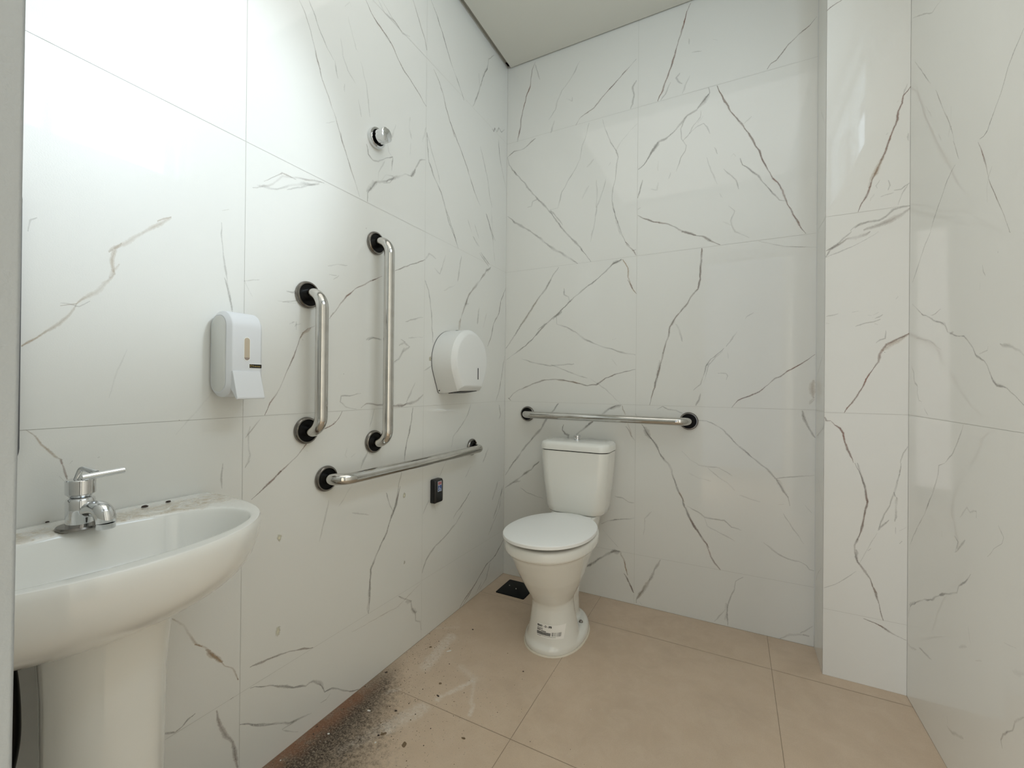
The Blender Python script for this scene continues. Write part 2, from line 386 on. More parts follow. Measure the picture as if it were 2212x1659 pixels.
# ------------------------------------------------------------------ tiled walls with their veins
# polylines on each wall in millimetres (along the wall, height); colour key, half width mm, strength
VEINS = {
 'B': [
  ('r', 7.4, 0.8, [165,2731,146,2691,135,2610,118,2575,97,2501,85,2455,80,2402,62,2332]),
  ('g', 7.3, 0.35, [163,2717,178,2672,193,2627]),
  ('g', 7.1, 0.35, [410,2650,377,2598,351,2568,315,2532,293,2488,281,2444,244,2402]),
  ('g', 7.0, 0.3, [371,2481,370,2461,338,2483]),
  ('g', 9.6, 0.3, [275,2389,257,2329]),
  ('r', 6.8, 0.75, [688,2567,645,2531,594,2489,549,2456,516,2425,483,2394,414,2367,391,2333]),
  ('g', 8.8, 0.5, [689,2465,673,2438,678,2397,674,2358,662,2338]),
  ('r', 8.4, 0.9, [924,2736,907,2704,894,2649,878,2598,862,2546,849,2490,827,2436,806,2381,786,2337]),
  ('g', 10.4, 0.45, [881,2438,865,2420,876,2396,892,2385]),
  ('g', 6.2, 0.3, [923,2413,903,2374,892,2340]),
  ('g', 6.4, 0.3, [842,2408,821,2361,799,2337]),
  ('g', 8.0, 0.35, [1014,2541,1034,2530]),
  ('g', 6.1, 0.3, [929,2512,970,2505]),
  ('g', 6.2, 0.25, [917,2580,919,2553]),
  ('b', 5.7, 0.75, [1389,2495,1366,2470,1332,2446,1295,2418,1275,2395,1252,2368,1232,2361,1220,2341]),
  ('b', 7.4, 0.6, [170,2325,138,2307,102,2284,43,2285,3,2263]),
  ('g', 9.6, 0.6, [3,2263,13,2219,50,2170,100,2110,160,2031,209,1973,247,1932,294,1867,331,1814,367,1774,420,1712,475,1636]),
  ('g', 9.5, 0.4, [256,1930,298,1884,326,1840]),
  ('g', 9.8, 0.5, [182,2000,156,1992,151,1969,125,1967]),
  ('g', 11.9, 0.6, [6,1941,52,1899,133,1845,201,1791,267,1733,332,1690,377,1659,408,1634]),
  ('g', 5.8, 0.4, [460,2326,448,2275,425,2214,416,2161,390,2112,351,2057,320,2008,298,1935,256,1932]),
  ('g', 5.6, 0.55, [528,2326,543,2270,568,2203,596,2159,606,2121,597,2066,592,2019,579,1973,577,1917,595,1841,616,1773,643,1709,664,1686]),
  ('g', 6.7, 0.35, [587,1883,599,1808,620,1748]),
  ('r', 7.6, 0.8, [643,1709,656,1687,684,1662,695,1638]),
  ('r', 8.7, 0.7, [676,1661,693,1666]),
  ('g', 5.5, 0.25, [694,2258,656,2228,616,2191,596,2155]),
  ('g', 6.8, 0.35, [546,2029,529,1967,504,1902,492,1826,472,1734]),
  ('g', 6.8, 0.25, [499,2035,504,1972,500,1898]),
  ('g', 9.2, 0.2, [461,2014,427,1954]),
  ('g', 9.1, 0.2, [451,2107,485,2141]),
  ('g', 6.7, 0.3, [569,2105,560,2091]),
  ('g', 10.5, 0.75, [999,2335,1002,2310,979,2284,952,2251,914,2235,886,2206,858,2179,819,2155,789,2147,767,2121,745,2084,726,2057,700,2041]),
  ('g', 16.3, 0.55, [1001,2307,982,2279,955,2254]),
  ('g', 17.1, 0.5, [789,2147,775,2123,756,2101]),
  ('g', 5.2, 0.45, [900,2217,886,2183,890,2137,912,2101,908,2079,887,2054,882,2025,868,1994]),
  ('g', 5.1, 0.45, [1007,2129,996,2161,980,2182,956,2175,922,2151,894,2124]),
  ('g', 6.2, 0.35, [969,2242,966,2214,942,2187,922,2151]),
  ('g', 8.2, 0.3, [979,2217,956,2190]),
  ('g', 6.4, 0.25, [790,2062,790,2015]),
  ('g', 8.4, 0.25, [845,1996,837,1967]),
  ('g', 10.7, 0.2, [791,1961,787,1927,758,1937]),
  ('g', 7.6, 0.5, [721,1988,712,1946,699,1906]),
  ('g', 8.7, 0.3, [713,1860,699,1853]),
  ('b', 7.8, 0.85, [1033,2332,1048,2292,1081,2217,1104,2179,1136,2127,1170,2058,1195,2006,1210,1961,1225,1926]),
  ('r', 7.5, 0.9, [1189,2018,1204,1976,1219,1934,1237,1896,1267,1851,1279,1825,1285,1800,1297,1767,1317,1719,1334,1686,1343,1658,1358,1638]),
  ('g', 5.9, 0.45, [1165,2162,1151,2148,1137,2137]),
  ('g', 7.7, 0.5, [1124,1995,1134,1964,1159,1941,1189,1906,1220,1861,1244,1822,1268,1790,1294,1781]),
  ('g', 5.9, 0.3, [1060,1964,1086,1935,1109,1906,1119,1864]),
  ('g', 5.1, 0.25, [994,2029,1011,1966,1038,1902]),
  ('g', 6.0, 0.3, [1024,2066,1037,2033]),
  ('g', 5.9, 0.35, [1089,2010,1099,2019,1108,2006]),
  ('g', 6.0, 0.35, [1045,1861,1058,1840]),
  ('g', 5.9, 0.3, [1081,1800,1103,1774,1090,1734,1094,1711,1107,1684,1161,1651]),
  ('g', 5.9, 0.3, [1059,1735,1091,1716]),
  ('b', 8.3, 0.85, [699,1826,736,1802,774,1783,825,1767,861,1745,901,1717,946,1695,983,1684,1013,1659,1050,1637]),
  ('b', 16.5, 0.5, [893,1718,925,1708,953,1694]),
  ('b', 3.7, 0.5, [1194,1632,1239,1615,1286,1597,1343,1586,1390,1580,1396,1576]),
  ('b', 10.2, 0.7, [977,1633,975,1598,971,1547,971,1503]),
  ('b', 8.4, 0.85, [977,1584,969,1539,971,1498,962,1456,936,1425,911,1380,880,1345,861,1319,848,1292,837,1238,823,1191,811,1136,794,1077,782,1018,769,969,761,936]),
  ('b', 18.9, 0.4, [862,1326,858,1299]),
  ('g', 12.8, 0.3, [804,1143,794,1081,782,1018]),
  ('g', 7.3, 0.5, [871,1305,884,1284,894,1249,900,1225]),
  ('g', 6.1, 0.5, [1067,1190,1052,1171,1017,1145,999,1113,988,1067,976,1034,948,1007]),
  ('g', 5.1, 0.35, [1064,1177,1035,1152,1008,1119,994,1060,988,1040]),
  ('g', 5.9, 0.3, [1118,1259,1098,1227,1076,1196]),
  ('g', 4.9, 0.3, [1179,1336,1154,1320,1148,1311]),
  ('g', 6.0, 0.4, [1044,1081,1076,1080,1081,1070,1077,1052]),
  ('g', 10.2, 0.4, [976,994,969,967,958,939]),
  ('g', 7.9, 0.2, [1081,1170,1085,1144]),
  ('r', 6.7, 0.9, [1391,1155,1356,1127,1326,1106,1300,1090,1274,1069,1256,1060,1232,1035,1211,1015,1189,996,1156,981,1123,967,1112,954,1099,935]),
  ('g', 9.8, 0.6, [306,1629,265,1573,232,1522,190,1474,147,1414,103,1357,59,1295,4,1222]),
  ('y', 12.2, 0.3, [190,1474,147,1410,85,1334]),
  ('g', 8.3, 0.7, [625,1629,581,1609,549,1580,504,1544,443,1506,381,1458,333,1416,292,1381,234,1337,183,1289,140,1247,87,1209,42,1181,5,1158]),
  ('g', 17.8, 0.45, [627,1627,607,1620,581,1609]),
  ('g', 16.6, 0.45, [325,1401,292,1377,276,1362]),
  ('g', 9.7, 0.5, [242,1345,191,1312]),
  ('g', 9.4, 0.6, [336,1516,336,1485,360,1471,366,1452]),
  ('g', 9.1, 0.45, [296,1373,299,1338,350,1319,398,1294,445,1254,507,1226,552,1210,596,1197,646,1178,695,1170]),
  ('y', 7.7, 0.8, [630,1628,643,1605,657,1582,657,1539,668,1509,682,1479,697,1457]),
  ('r', 8.8, 0.6, [654,1528,665,1509,679,1483]),
  ('b', 7.0, 0.7, [27,949,53,978,89,999,151,1024,194,1040,245,1052,295,1056,352,1048,416,1033,463,1024,508,1029,553,1060,597,1078,647,1092,696,1102]),
  ('r', 12.5, 0.8, [21,953,37,939]),
  ('y', 7.0, 0.5, [270,1053,352,1048,424,1033]),
  ('g', 7.2, 0.45, [101,1162,184,1139,261,1123,319,1129,392,1132]),
  ('g', 7.0, 0.4, [269,1129,336,1102,400,1079,463,1060]),
  ('g', 5.6, 0.25, [478,1056,553,1009,627,938]),
  ('g', 6.7, 0.2, [582,1154,607,1121]),
  ('g', 8.9, 0.2, [584,1245,603,1251]),
  ('g', 12.1, 0.65, [312,932,290,900,267,877,238,838,215,798,185,766,154,728,118,686,80,637,42,588,7,533]),
  ('g', 11.3, 0.65, [630,932,601,927,575,912,544,888,518,869,487,844,460,822,427,796,394,768]),
  ('g', 17.8, 0.4, [629,929,603,923,578,910]),
  ('g', 18.3, 0.4, [492,847,468,827]),
  ('g', 14.1, 0.6, [340,826,335,796,349,778,366,771,366,755]),
  ('y', 8.8, 0.85, [634,931,639,912,651,887]),
  ('r', 8.7, 0.7, [652,832,665,815,672,803,682,783]),
  ('y', 6.5, 0.5, [662,847,669,823,682,788,696,767]),
  ('g', 11.1, 0.6, [207,626,186,607,162,580,119,548,88,522,50,495,8,465]),
  ('g', 9.9, 0.4, [69,500,100,514]),
  ('g', 6.1, 0.45, [98,475,139,454,188,444,233,436]),
  ('g', 5.5, 0.4, [602,495,640,491,670,477,694,475]),
  ('g', 6.7, 0.5, [539,352,570,372,605,383,646,391,697,405]),
  ('g', 4.5, 0.25, [544,327,575,296,622,253]),
  ('g', 10.8, 0.5, [696,894,708,877]),
  ('g', 10.4, 0.75, [726,845,747,812,771,780,792,753,808,716,828,685,842,674,859,643,871,599,887,560,906,522,914,490,937,441,959,401,982,368,1007,337]),
  ('g', 21.5, 0.5, [734,833,751,808,771,780]),
  ('y', 10.3, 0.6, [891,548,906,523,914,507]),
  ('r', 8.1, 0.85, [937,437,959,399,982,366,1007,337,1017,307,1022,285,1040,261,1061,236]),
  ('r', 12.1, 0.7, [1007,337,1015,323]),
  ('g', 10.5, 0.5, [794,917,818,931,842,921,876,916,903,904]),
  ('g', 7.7, 0.5, [963,873,1000,875,1036,857,1071,835,1099,802,1127,773,1161,745,1194,714,1227,690,1246,670,1262,646,1281,614,1303,580,1311,545]),
  ('g', 22.6, 0.35, [1265,646,1284,615,1306,577]),
  ('g', 9.7, 0.4, [1130,773,1161,745,1174,732]),
  ('g', 5.6, 0.4, [1262,649,1290,656,1321,663,1364,671,1393,678]),
  ('g', 6.1, 0.35, [901,734,935,702,972,678,1008,673,1055,674]),
  ('g', 6.1, 0.3, [932,638,972,622,1023,612]),
  ('g', 6.0, 0.3, [1008,669,1051,634,1080,614,1114,583]),
  ('g', 4.9, 0.3, [1051,673,1104,644]),
  ('g', 5.8, 0.3, [1131,566,1168,556,1208,547]),
  ('g', 5.6, 0.3, [1269,545,1291,549]),
  ('g', 7.0, 0.45, [925,492,959,477,996,454,1032,451,1074,450,1102,427,1139,418]),
  ('g', 6.0, 0.3, [996,450,1010,417,1057,393,1116,368]),
  ('g', 6.4, 0.3, [774,446,742,408,744,366,738,331]),
  ('g', 6.5, 0.5, [1219,381,1242,364,1273,344,1305,330,1342,328,1369,316,1378,303,1393,300]),
  ('g', 4.7, 0.25, [1288,512,1316,465,1359,400]),
  ('g', 4.6, 0.3, [1361,555,1385,526]),
  ('g', 11.0, 0.6, [1350,931,1359,898,1371,867,1384,842,1394,825]),
  ('y', 11.0, 0.25, [1389,986,1374,957]),
  ('y', 22.0, 0.3, [1386,1054,1383,1019,1387,983]),
  ('b', 5.5, 0.5, [1391,977,1377,959]),
  ('g', 13.5, 0.6, [468,129,494,151,519,173,550,197,580,220,605,232,632,236]),
  ('g', 26.6, 0.4, [585,223,607,230,629,233]),
  ('g', 18.2, 0.5, [468,130,491,147]),
  ('y', 8.8, 0.8, [632,236,634,220,647,203,654,180,662,152,668,129]),
  ('b', 8.7, 0.8, [649,135,664,119,677,92,686,75,696,53]),
  ('g', 15.0, 0.55, [814,232,796,192,776,146,752,99,728,60,708,25,708,8]),
  ('y', 12.9, 0.35, [768,136,736,74,712,30]),
  ('g', 8.6, 0.4, [724,17,733,6]),
  ('g', 6.9, 0.55, [1147,223,1120,200,1114,164,1100,130,1090,89,1089,42,1091,4]),
  ('g', 11.9, 0.3, [1083,99,1087,65,1080,24]),
  ('g', 6.0, 0.3, [1080,71,1056,37,1038,7]),
  ('g', 9.3, 0.5, [1279,1,1307,21,1343,38,1379,41]),
  ('y', 14.7, 0.55, [1358,39,1379,37]),
  ('g', 5.5, 0.4, [1349,43,1391,83]),
 ],
 'S': [
  ('b', 5.3, 0.5, [-175,1161,-130,1136,-74,1097,-23,1066]),
  ('g', 5.0, 0.35, [-206,905,-167,880,-38,837]),
  ('y', 4.9, 0.6, [-195,922,-206,905]),
  ('g', 5.1, 0.4, [-64,2090,-124,2019,-167,1960]),
  ('g', 4.4, 0.3, [-147,1761,-92,1737,-64,1705]),
  ('g', 5.2, 0.5, [-70,681,-110,634,-168,580]),
  ('r', 5.3, 0.5, [-147,368,-76,320,-25,272]),
  ('g', 5.3, 0.4, [-14,225,-30,160,-73,96,-115,36]),
 ],
 'F': [
  ('r', 5.8, 0.9, [1438,2398,1422,2393,1406,2384,1394,2376]),
  ('r', 7.1, 0.95, [1627,2037,1617,2020,1607,2007,1602,1983,1594,1957,1589,1930,1582,1901,1575,1879,1566,1851,1560,1828,1551,1806,1542,1785,1531,1754,1520,1727,1512,1697,1501,1673,1487,1637]),
  ('y', 12.8, 0.4, [1555,1815,1542,1785,1527,1750,1516,1713]),
  ('g', 7.8, 0.3, [1616,2044,1607,2010]),
  ('g', 6.3, 0.3, [1594,1994,1589,1989]),
  ('g', 6.3, 0.35, [1567,1893,1562,1887]),
  ('g', 4.6, 0.35, [1619,1879,1620,1851]),
  ('g', 6.4, 0.35, [1539,1709,1535,1719,1546,1736]),
  ('g', 7.9, 0.4, [1568,1731,1571,1712,1568,1697]),
  ('g', 5.5, 0.35, [1583,1693,1601,1694,1623,1710]),
  ('g', 4.7, 0.3, [1619,1706,1605,1677,1594,1641]),
  ('g', 9.6, 0.2, [1531,1691,1520,1669]),
  ('g', 6.3, 0.25, [1548,1678,1583,1686]),
  ('b', 14.2, 0.55, [1629,1630,1612,1616,1591,1601,1569,1589,1547,1582,1524,1577,1502,1571]),
  ('g', 7.9, 0.5, [1626,1633,1605,1634,1583,1629,1562,1609,1543,1598,1517,1597,1494,1594,1478,1584,1465,1574]),
  ('b', 9.7, 0.5, [1517,1600,1494,1594,1478,1582]),
  ('b', 13.0, 0.65, [1521,1564,1502,1552,1479,1548,1455,1547,1435,1532,1415,1520,1397,1513]),
  ('g', 8.2, 0.5, [1469,1572,1451,1555,1431,1536,1411,1516,1396,1490]),
  ('g', 4.1, 0.4, [1543,1560,1509,1536,1471,1518,1431,1503,1397,1490]),
  ('g', 4.9, 0.4, [1398,1278,1413,1282,1433,1286]),
  ('g', 4.8, 0.4, [1472,1288,1490,1291]),
  ('g', 4.8, 0.4, [1515,1275,1526,1273]),
  ('g', 4.8, 0.4, [1530,1274,1545,1283]),
  ('g', 4.7, 0.4, [1535,1262,1556,1275]),
  ('g', 5.6, 0.5, [1482,1238,1507,1247,1530,1251,1550,1259]),
  ('g', 5.0, 0.4, [1398,1255,1407,1251]),
  ('g', 4.7, 0.4, [1538,1178,1549,1189,1562,1193,1564,1220]),
  ('g', 4.7, 0.3, [1596,1333,1590,1324]),
  ('g', 9.5, 0.25, [1534,1245,1543,1240]),
  ('r', 9.5, 0.85, [1625,1208,1607,1196,1586,1183,1567,1172,1556,1153,1549,1139,1544,1115,1534,1094]),
  ('y', 15.7, 0.35, [1625,1205,1600,1187,1575,1172,1555,1149]),
  ('r', 5.6, 0.85, [1534,1096,1523,1073,1514,1053,1506,1032,1495,1010,1485,990,1472,970,1460,953,1452,935]),
  ('r', 3.9, 0.9, [1560,1146,1563,1145]),
  ('r', 13.2, 0.85, [1396,918,1401,908,1413,906]),
  ('r', 6.5, 0.75, [1413,906,1427,892,1441,881,1449,864,1455,832,1461,808,1469,789,1479,762]),
  ('b', 6.4, 0.8, [1483,762,1494,734,1504,700,1514,664,1517,632,1512,594,1505,554,1500,519,1492,501,1485,478,1485,449,1493,419,1511,390,1526,368,1538,333,1548,298,1556,262,1563,234]),
  ('r', 5.6, 0.7, [1512,670,1517,632,1511,587,1501,528,1495,505]),
  ('g', 6.4, 0.5, [1489,763,1501,713,1512,670]),
  ('g', 8.0, 0.4, [1488,462,1488,437,1495,416]),
  ('g', 5.5, 0.5, [1606,773,1599,723,1592,686,1585,654,1578,628,1564,595,1554,568,1547,536]),
  ('g', 10.9, 0.5, [1588,673,1592,658]),
  ('g', 7.8, 0.5, [1595,658,1593,618,1595,587,1591,574]),
  ('g', 7.9, 0.4, [1576,578,1562,560,1550,539]),
  ('g', 7.8, 0.4, [1593,556,1593,534]),
  ('g', 4.6, 0.35, [1603,545,1621,560]),
  ('g', 3.2, 0.25, [1545,529,1525,482,1496,413]),
  ('g', 7.9, 0.5, [1520,463,1529,473]),
  ('g', 6.2, 0.4, [1603,502,1610,512]),
  ('g', 3.3, 0.35, [1397,308,1429,327,1455,350,1488,386]),
  ('g', 4.6, 0.4, [1623,830,1613,806,1604,773]),
  ('b', 5.5, 0.7, [1509,228,1541,220,1566,209,1595,195,1623,184]),
 ],
 'R': [
  ('g', 4.1, 0.35, [-415,2132,-377,2142,-352,2145,-271,2201,-194,2250]),
  ('g', 4.1, 0.65, [-811,1757,-796,1745,-776,1733,-755,1714,-742,1696,-726,1675,-706,1659,-689,1640,-671,1624,-655,1620,-636,1621]),
  ('g', 4.3, 0.4, [-215,2092,-257,2041,-297,1993,-345,1937]),
  ('b', 4.4, 0.7, [-381,1896,-410,1848,-438,1800,-470,1751,-483,1729,-500,1686,-517,1648,-529,1624]),
  ('r', 7.5, 0.6, [-483,1736,-481,1726]),
  ('r', 7.4, 0.6, [-496,1688,-504,1673]),
  ('g', 3.1, 0.35, [-482,1790,-481,1749,-466,1715]),
  ('g', 6.9, 0.2, [-309,1891,-352,1832]),
  ('g', 5.3, 0.2, [-402,1756,-421,1726]),
  ('g', 5.2, 0.65, [-509,1618,-484,1611,-463,1597,-437,1577,-405,1550,-377,1524,-349,1494]),
  ('r', 4.4, 0.65, [-628,1618,-643,1593,-656,1567,-666,1539,-678,1508]),
  ('r', 9.8, 0.5, [-653,1568,-658,1556]),
  ('b', 3.6, 0.65, [-678,1508,-697,1475,-720,1437,-743,1398,-764,1359]),
  ('g', 2.7, 0.35, [-693,1530,-677,1512,-671,1488,-673,1455]),
  ('g', 5.8, 0.65, [-352,1491,-311,1466,-278,1436,-244,1405,-205,1371]),
  ('b', 3.9, 0.8, [-762,1359,-767,1355]),
  ('g', 5.2, 0.65, [-206,1300,-253,1274,-298,1250,-346,1236,-377,1222,-434,1209,-456,1195,-469,1178,-507,1165,-562,1155,-584,1144,-609,1125,-626,1105,-665,1089,-677,1077,-690,1058,-705,1040,-719,1031,-757,1025,-788,1009,-818,991]),
  ('g', 11.5, 0.4, [-420,1212,-452,1202,-469,1178]),
  ('g', 9.3, 0.35, [-693,1051,-713,1034,-752,1026]),
  ('g', 9.8, 0.3, [-482,1173,-507,1174]),
  ('g', 4.7, 0.5, [-356,1241,-391,1240,-424,1249]),
  ('g', 4.3, 0.35, [-639,1107,-677,1113,-680,1122]),
  ('g', 7.6, 0.3, [-729,1123,-772,1113,-802,1103,-817,1091]),
  ('g', 3.3, 0.4, [-653,1315,-656,1298,-666,1286]),
  ('b', 2.6, 0.9, [-719,1329,-719,1325]),
  ('g', 2.8, 0.3, [-642,1276,-640,1259]),
  ('g', 5.1, 0.5, [-201,1099,-226,1075,-227,1048,-257,1030,-255,1008,-269,986,-292,982]),
  ('g', 4.2, 0.45, [-308,966,-340,943]),
  ('g', 10.3, 0.35, [-230,1041,-254,1032]),
  ('y', 6.9, 0.2, [-242,1184,-352,1165,-430,1132]),
  ('g', 4.2, 0.55, [-563,933,-550,908,-527,876,-499,847,-461,821]),
  ('g', 5.5, 0.55, [-459,819,-417,805,-412,780,-399,751,-381,726,-348,681,-321,641,-278,601,-233,553,-201,510]),
  ('r', 6.8, 0.35, [-393,748,-374,720]),
  ('g', 3.2, 0.4, [-440,626,-444,607]),
  ('g', 6.8, 0.3, [-547,693,-585,729,-600,719,-631,729,-631,714]),
  ('g', 7.3, 0.35, [-517,637,-538,627,-522,595,-548,616,-577,644]),
  ('g', 3.5, 0.4, [-682,639,-709,665,-742,688,-749,704,-727,724]),
  ('g', 6.5, 0.65, [-186,264,-202,308,-252,342,-311,377,-379,407,-429,445,-486,471,-534,495,-544,515,-578,539,-606,570]),
  ('g', 13.2, 0.5, [-197,312,-252,342]),
  ('g', 10.2, 0.4, [-429,443,-452,458]),
  ('g', 7.6, 0.5, [-179,179,-207,179,-262,198]),
  ('g', 6.3, 0.6, [-282,216,-335,225,-379,232]),
  ('g', 3.4, 0.35, [-594,436,-603,409,-608,398]),
  ('g', 8.0, 0.25, [-546,360,-590,382]),
  ('g', 5.4, 0.3, [-631,373,-661,388]),
  ('g', 2.8, 0.25, [-752,480,-798,492]),
  ('g', 14.6, 0.3, [-480,112,-513,115,-574,145]),
  ('g', 5.0, 0.35, [-480,139,-486,120]),
  ('g', 7.0, 0.6, [-824,369,-794,338,-784,317,-750,283,-743,264,-748,250]),
  ('g', 12.9, 0.2, [-783,438,-823,454]),
 ],
 'L': [
  ('b', 4.2, 0.6, [-1258,2112,-1238,2090,-1224,2061,-1212,2026,-1197,1987,-1179,1938,-1155,1898,-1129,1850,-1103,1791,-1089,1760,-1072,1725,-1051,1686,-1030,1642]),
  ('r', 5.5, 0.35, [-1203,2007,-1194,1971]),
  ('r', 5.9, 0.3, [-1109,1814,-1101,1781]),
  ('g', 4.3, 0.35, [-1163,1814,-1132,1836]),
  ('g', 5.6, 0.5, [-1227,2137,-1204,2106,-1184,2071,-1162,2041,-1138,2022]),
  ('g', 5.8, 0.3, [-1134,2024,-1128,1997,-1121,1975]),
  ('g', 5.9, 0.3, [-1113,2107,-1103,2062,-1083,2027,-1051,2004]),
  ('g', 5.9, 0.25, [-1095,1976,-1095,1950]),
  ('g', 6.2, 0.25, [-1040,1961,-1025,1909]),
  ('g', 6.2, 0.25, [-1031,2089,-1005,2033,-988,1929]),
  ('g', 4.5, 0.25, [-1098,2219,-1079,2251,-1072,2240]),
  ('g', 4.6, 0.25, [-1085,2198,-1049,2115]),
  ('g', 7.6, 0.2, [-1060,2124,-1042,2114]),
  ('b', 6.8, 0.85, [-1012,2310,-986,2285,-958,2272,-922,2263,-888,2249,-862,2227,-830,2202,-803,2192,-759,2175,-719,2154,-690,2140]),
  ('g', 13.4, 0.35, [-930,2263,-889,2252]),
  ('g', 8.4, 0.4, [-956,2355,-923,2334,-873,2343,-832,2329,-791,2348]),
  ('g', 5.0, 0.3, [-940,2368,-890,2348,-837,2332]),
  ('b', 7.3, 0.7, [-776,2500,-754,2472,-728,2432,-701,2399,-690,2366]),
  ('g', 7.0, 0.85, [-667,2587,-628,2556,-587,2510,-550,2457,-512,2414,-466,2373,-421,2324]),
  ('g', 9.1, 0.6, [-150,2719,-205,2660,-220,2603,-251,2549,-274,2493,-311,2406,-347,2340]),
  ('g', 15.9, 0.3, [-228,2598,-259,2540]),
  ('g', 6.7, 0.4, [-298,2531,-289,2476]),
  ('b', 7.2, 0.8, [-646,2320,-612,2294,-583,2263,-558,2214,-527,2166,-488,2128,-441,2084,-392,2030,-348,1971,-310,1930,-271,1895]),
  ('r', 12.2, 0.6, [-529,2168,-507,2143,-488,2120]),
  ('g', 13.8, 0.3, [-600,2274,-583,2260]),
  ('g', 7.2, 0.7, [-165,2331,-147,2327,-136,2351,-113,2341,-95,2372,-68,2365,-31,2398]),
  ('g', 7.4, 0.7, [-98,2314,-83,2233,-54,2166,-11,2093]),
  ('g', 7.0, 0.4, [-276,2185,-236,2118,-202,2049,-184,1981,-157,1931]),
  ('g', 7.2, 0.55, [-215,1880,-181,1837,-137,1783,-119,1771]),
  ('g', 6.0, 0.3, [-166,1928,-136,1714,-117,1641]),
  ('g', 6.7, 0.4, [-336,1729,-291,1694]),
  ('g', 7.0, 0.35, [-275,1666,-185,1623]),
  ('g', 5.5, 0.3, [-381,1793,-344,1742]),
  ('g', 7.8, 0.6, [-685,2038,-679,1980,-668,1925,-628,1874,-588,1834,-557,1782,-532,1733,-493,1687,-457,1634]),
  ('g', 5.8, 0.4, [-685,2038,-646,1969,-606,1897,-596,1866]),
  ('g', 9.2, 0.35, [-691,2055,-711,1985]),
  ('g', 10.2, 0.5, [-691,1924,-725,1905,-750,1867,-773,1824,-811,1814,-856,1782,-907,1747,-955,1724,-978,1694,-996,1669,-996,1638]),
  ('g', 19.5, 0.35, [-754,1858,-778,1819]),
  ('g', 17.4, 0.35, [-955,1724,-981,1690,-1000,1671]),
  ('g', 6.6, 0.35, [-873,1780,-907,1768,-931,1740]),
  ('g', 6.7, 0.35, [-873,1774,-890,1746,-923,1732]),
  ('g', 5.6, 0.5, [-1002,1831,-994,1801,-971,1789,-948,1797,-908,1828,-878,1845,-882,1794]),
  ('g', 5.0, 0.4, [-904,1880,-896,1855,-878,1845]),
  ('g', 8.4, 0.3, [-863,1972,-875,1932,-900,1888]),
  ('g', 4.8, 0.3, [-916,1815,-947,1759,-947,1730]),
  ('g', 5.3, 0.2, [-780,1950,-784,1896]),
  ('g', 8.8, 0.25, [-786,2043,-790,2002,-775,1965]),
  ('b', 6.4, 0.45, [-1385,1525,-1342,1547,-1303,1591,-1246,1609,-1168,1629]),
  ('g', 9.2, 0.35, [-1373,1536,-1316,1548,-1261,1586,-1185,1618]),
  ('b', 3.8, 0.4, [-1355,1554,-1303,1598,-1261,1599]),
  ('g', 5.3, 0.3, [-1289,1559,-1246,1583,-1185,1622]),
  ('y', 7.4, 0.45, [-1563,1385,-1597,1353,-1628,1322,-1658,1291,-1665,1266,-1661,1239,-1679,1203,-1715,1169,-1737,1161]),
  ('y', 9.2, 0.35, [-1649,1303,-1669,1279]),
  ('y', 8.3, 0.3, [-1652,1260,-1668,1228]),
  ('y', 5.1, 0.5, [-1715,1169,-1725,1146,-1749,1117,-1785,1082]),
  ('g', 5.3, 0.3, [-1737,1166,-1712,1164,-1696,1177]),
  ('y', 6.1, 0.4, [-1589,1368,-1563,1387]),
  ('g', 4.5, 0.3, [-1459,1410,-1457,1355,-1445,1279,-1431,1202]),
  ('g', 3.3, 0.3, [-1779,1285,-1776,1306,-1768,1313]),
  ('y', 5.7, 0.4, [-1458,1439,-1442,1448]),
  ('g', 3.7, 0.15, [-1638,1088,-1652,1045,-1666,989]),
  ('g', 4.4, 0.15, [-1410,1117,-1484,985,-1550,904]),
  ('g', 3.6, 0.5, [-1405,1279,-1364,1292]),
  ('g', 3.6, 0.35, [-1403,1283,-1382,1245]),
  ('g', 3.9, 0.3, [-1313,1246,-1257,1249]),
  ('g', 4.0, 0.3, [-1286,1276,-1250,1277]),
  ('g', 3.9, 0.3, [-1278,1187,-1256,1197,-1256,1174]),
  ('b', 6.1, 0.7, [-689,1525,-734,1500,-799,1469,-859,1438]),
  ('r', 5.2, 0.75, [-924,1403,-960,1382,-1002,1358,-1042,1333,-1080,1303,-1105,1274,-1123,1248,-1144,1221]),
  ('r', 11.1, 0.6, [-955,1386,-970,1377]),
  ('r', 8.6, 0.5, [-1129,1244,-1140,1228]),
  ('g', 4.3, 0.35, [-1152,1381,-1117,1395,-1077,1402]),
  ('g', 4.4, 0.3, [-1148,1356,-1110,1362,-1131,1345]),
  ('r', 4.5, 0.7, [-1195,1193,-1218,1180,-1234,1166,-1245,1148,-1254,1124,-1264,1099,-1275,1075,-1285,1055,-1293,1032,-1303,1011,-1315,990,-1331,967,-1346,936]),
  ('y', 13.4, 0.45, [-1209,1185,-1232,1166,-1243,1151]),
  ('r', 5.3, 0.7, [-1237,1149,-1234,1146]),
  ('b', 3.0, 0.6, [-1357,928,-1375,907,-1396,881]),
  ('r', 4.7, 0.8, [-1092,934,-1106,912,-1121,897,-1147,886,-1182,875,-1205,856,-1228,835,-1250,814,-1276,796,-1301,779,-1324,760,-1347,742,-1379,720]),
  ('r', 8.9, 0.6, [-1297,780,-1307,772]),
  ('r', 10.1, 0.5, [-1119,904,-1127,896]),
  ('g', 7.2, 0.35, [-1384,910,-1388,891,-1387,862,-1384,836,-1389,819,-1396,804]),
  ('r', 5.9, 0.3, [-1383,822,-1396,806]),
  ('g', 3.9, 0.35, [-1450,825,-1453,802,-1451,764]),
  ('g', 4.6, 0.4, [-1451,1278,-1444,1252,-1436,1226,-1431,1196]),
  ('g', 4.1, 0.35, [-1223,826,-1214,823]),
  ('g', 6.5, 0.3, [-1288,1278,-1273,1275,-1256,1286]),
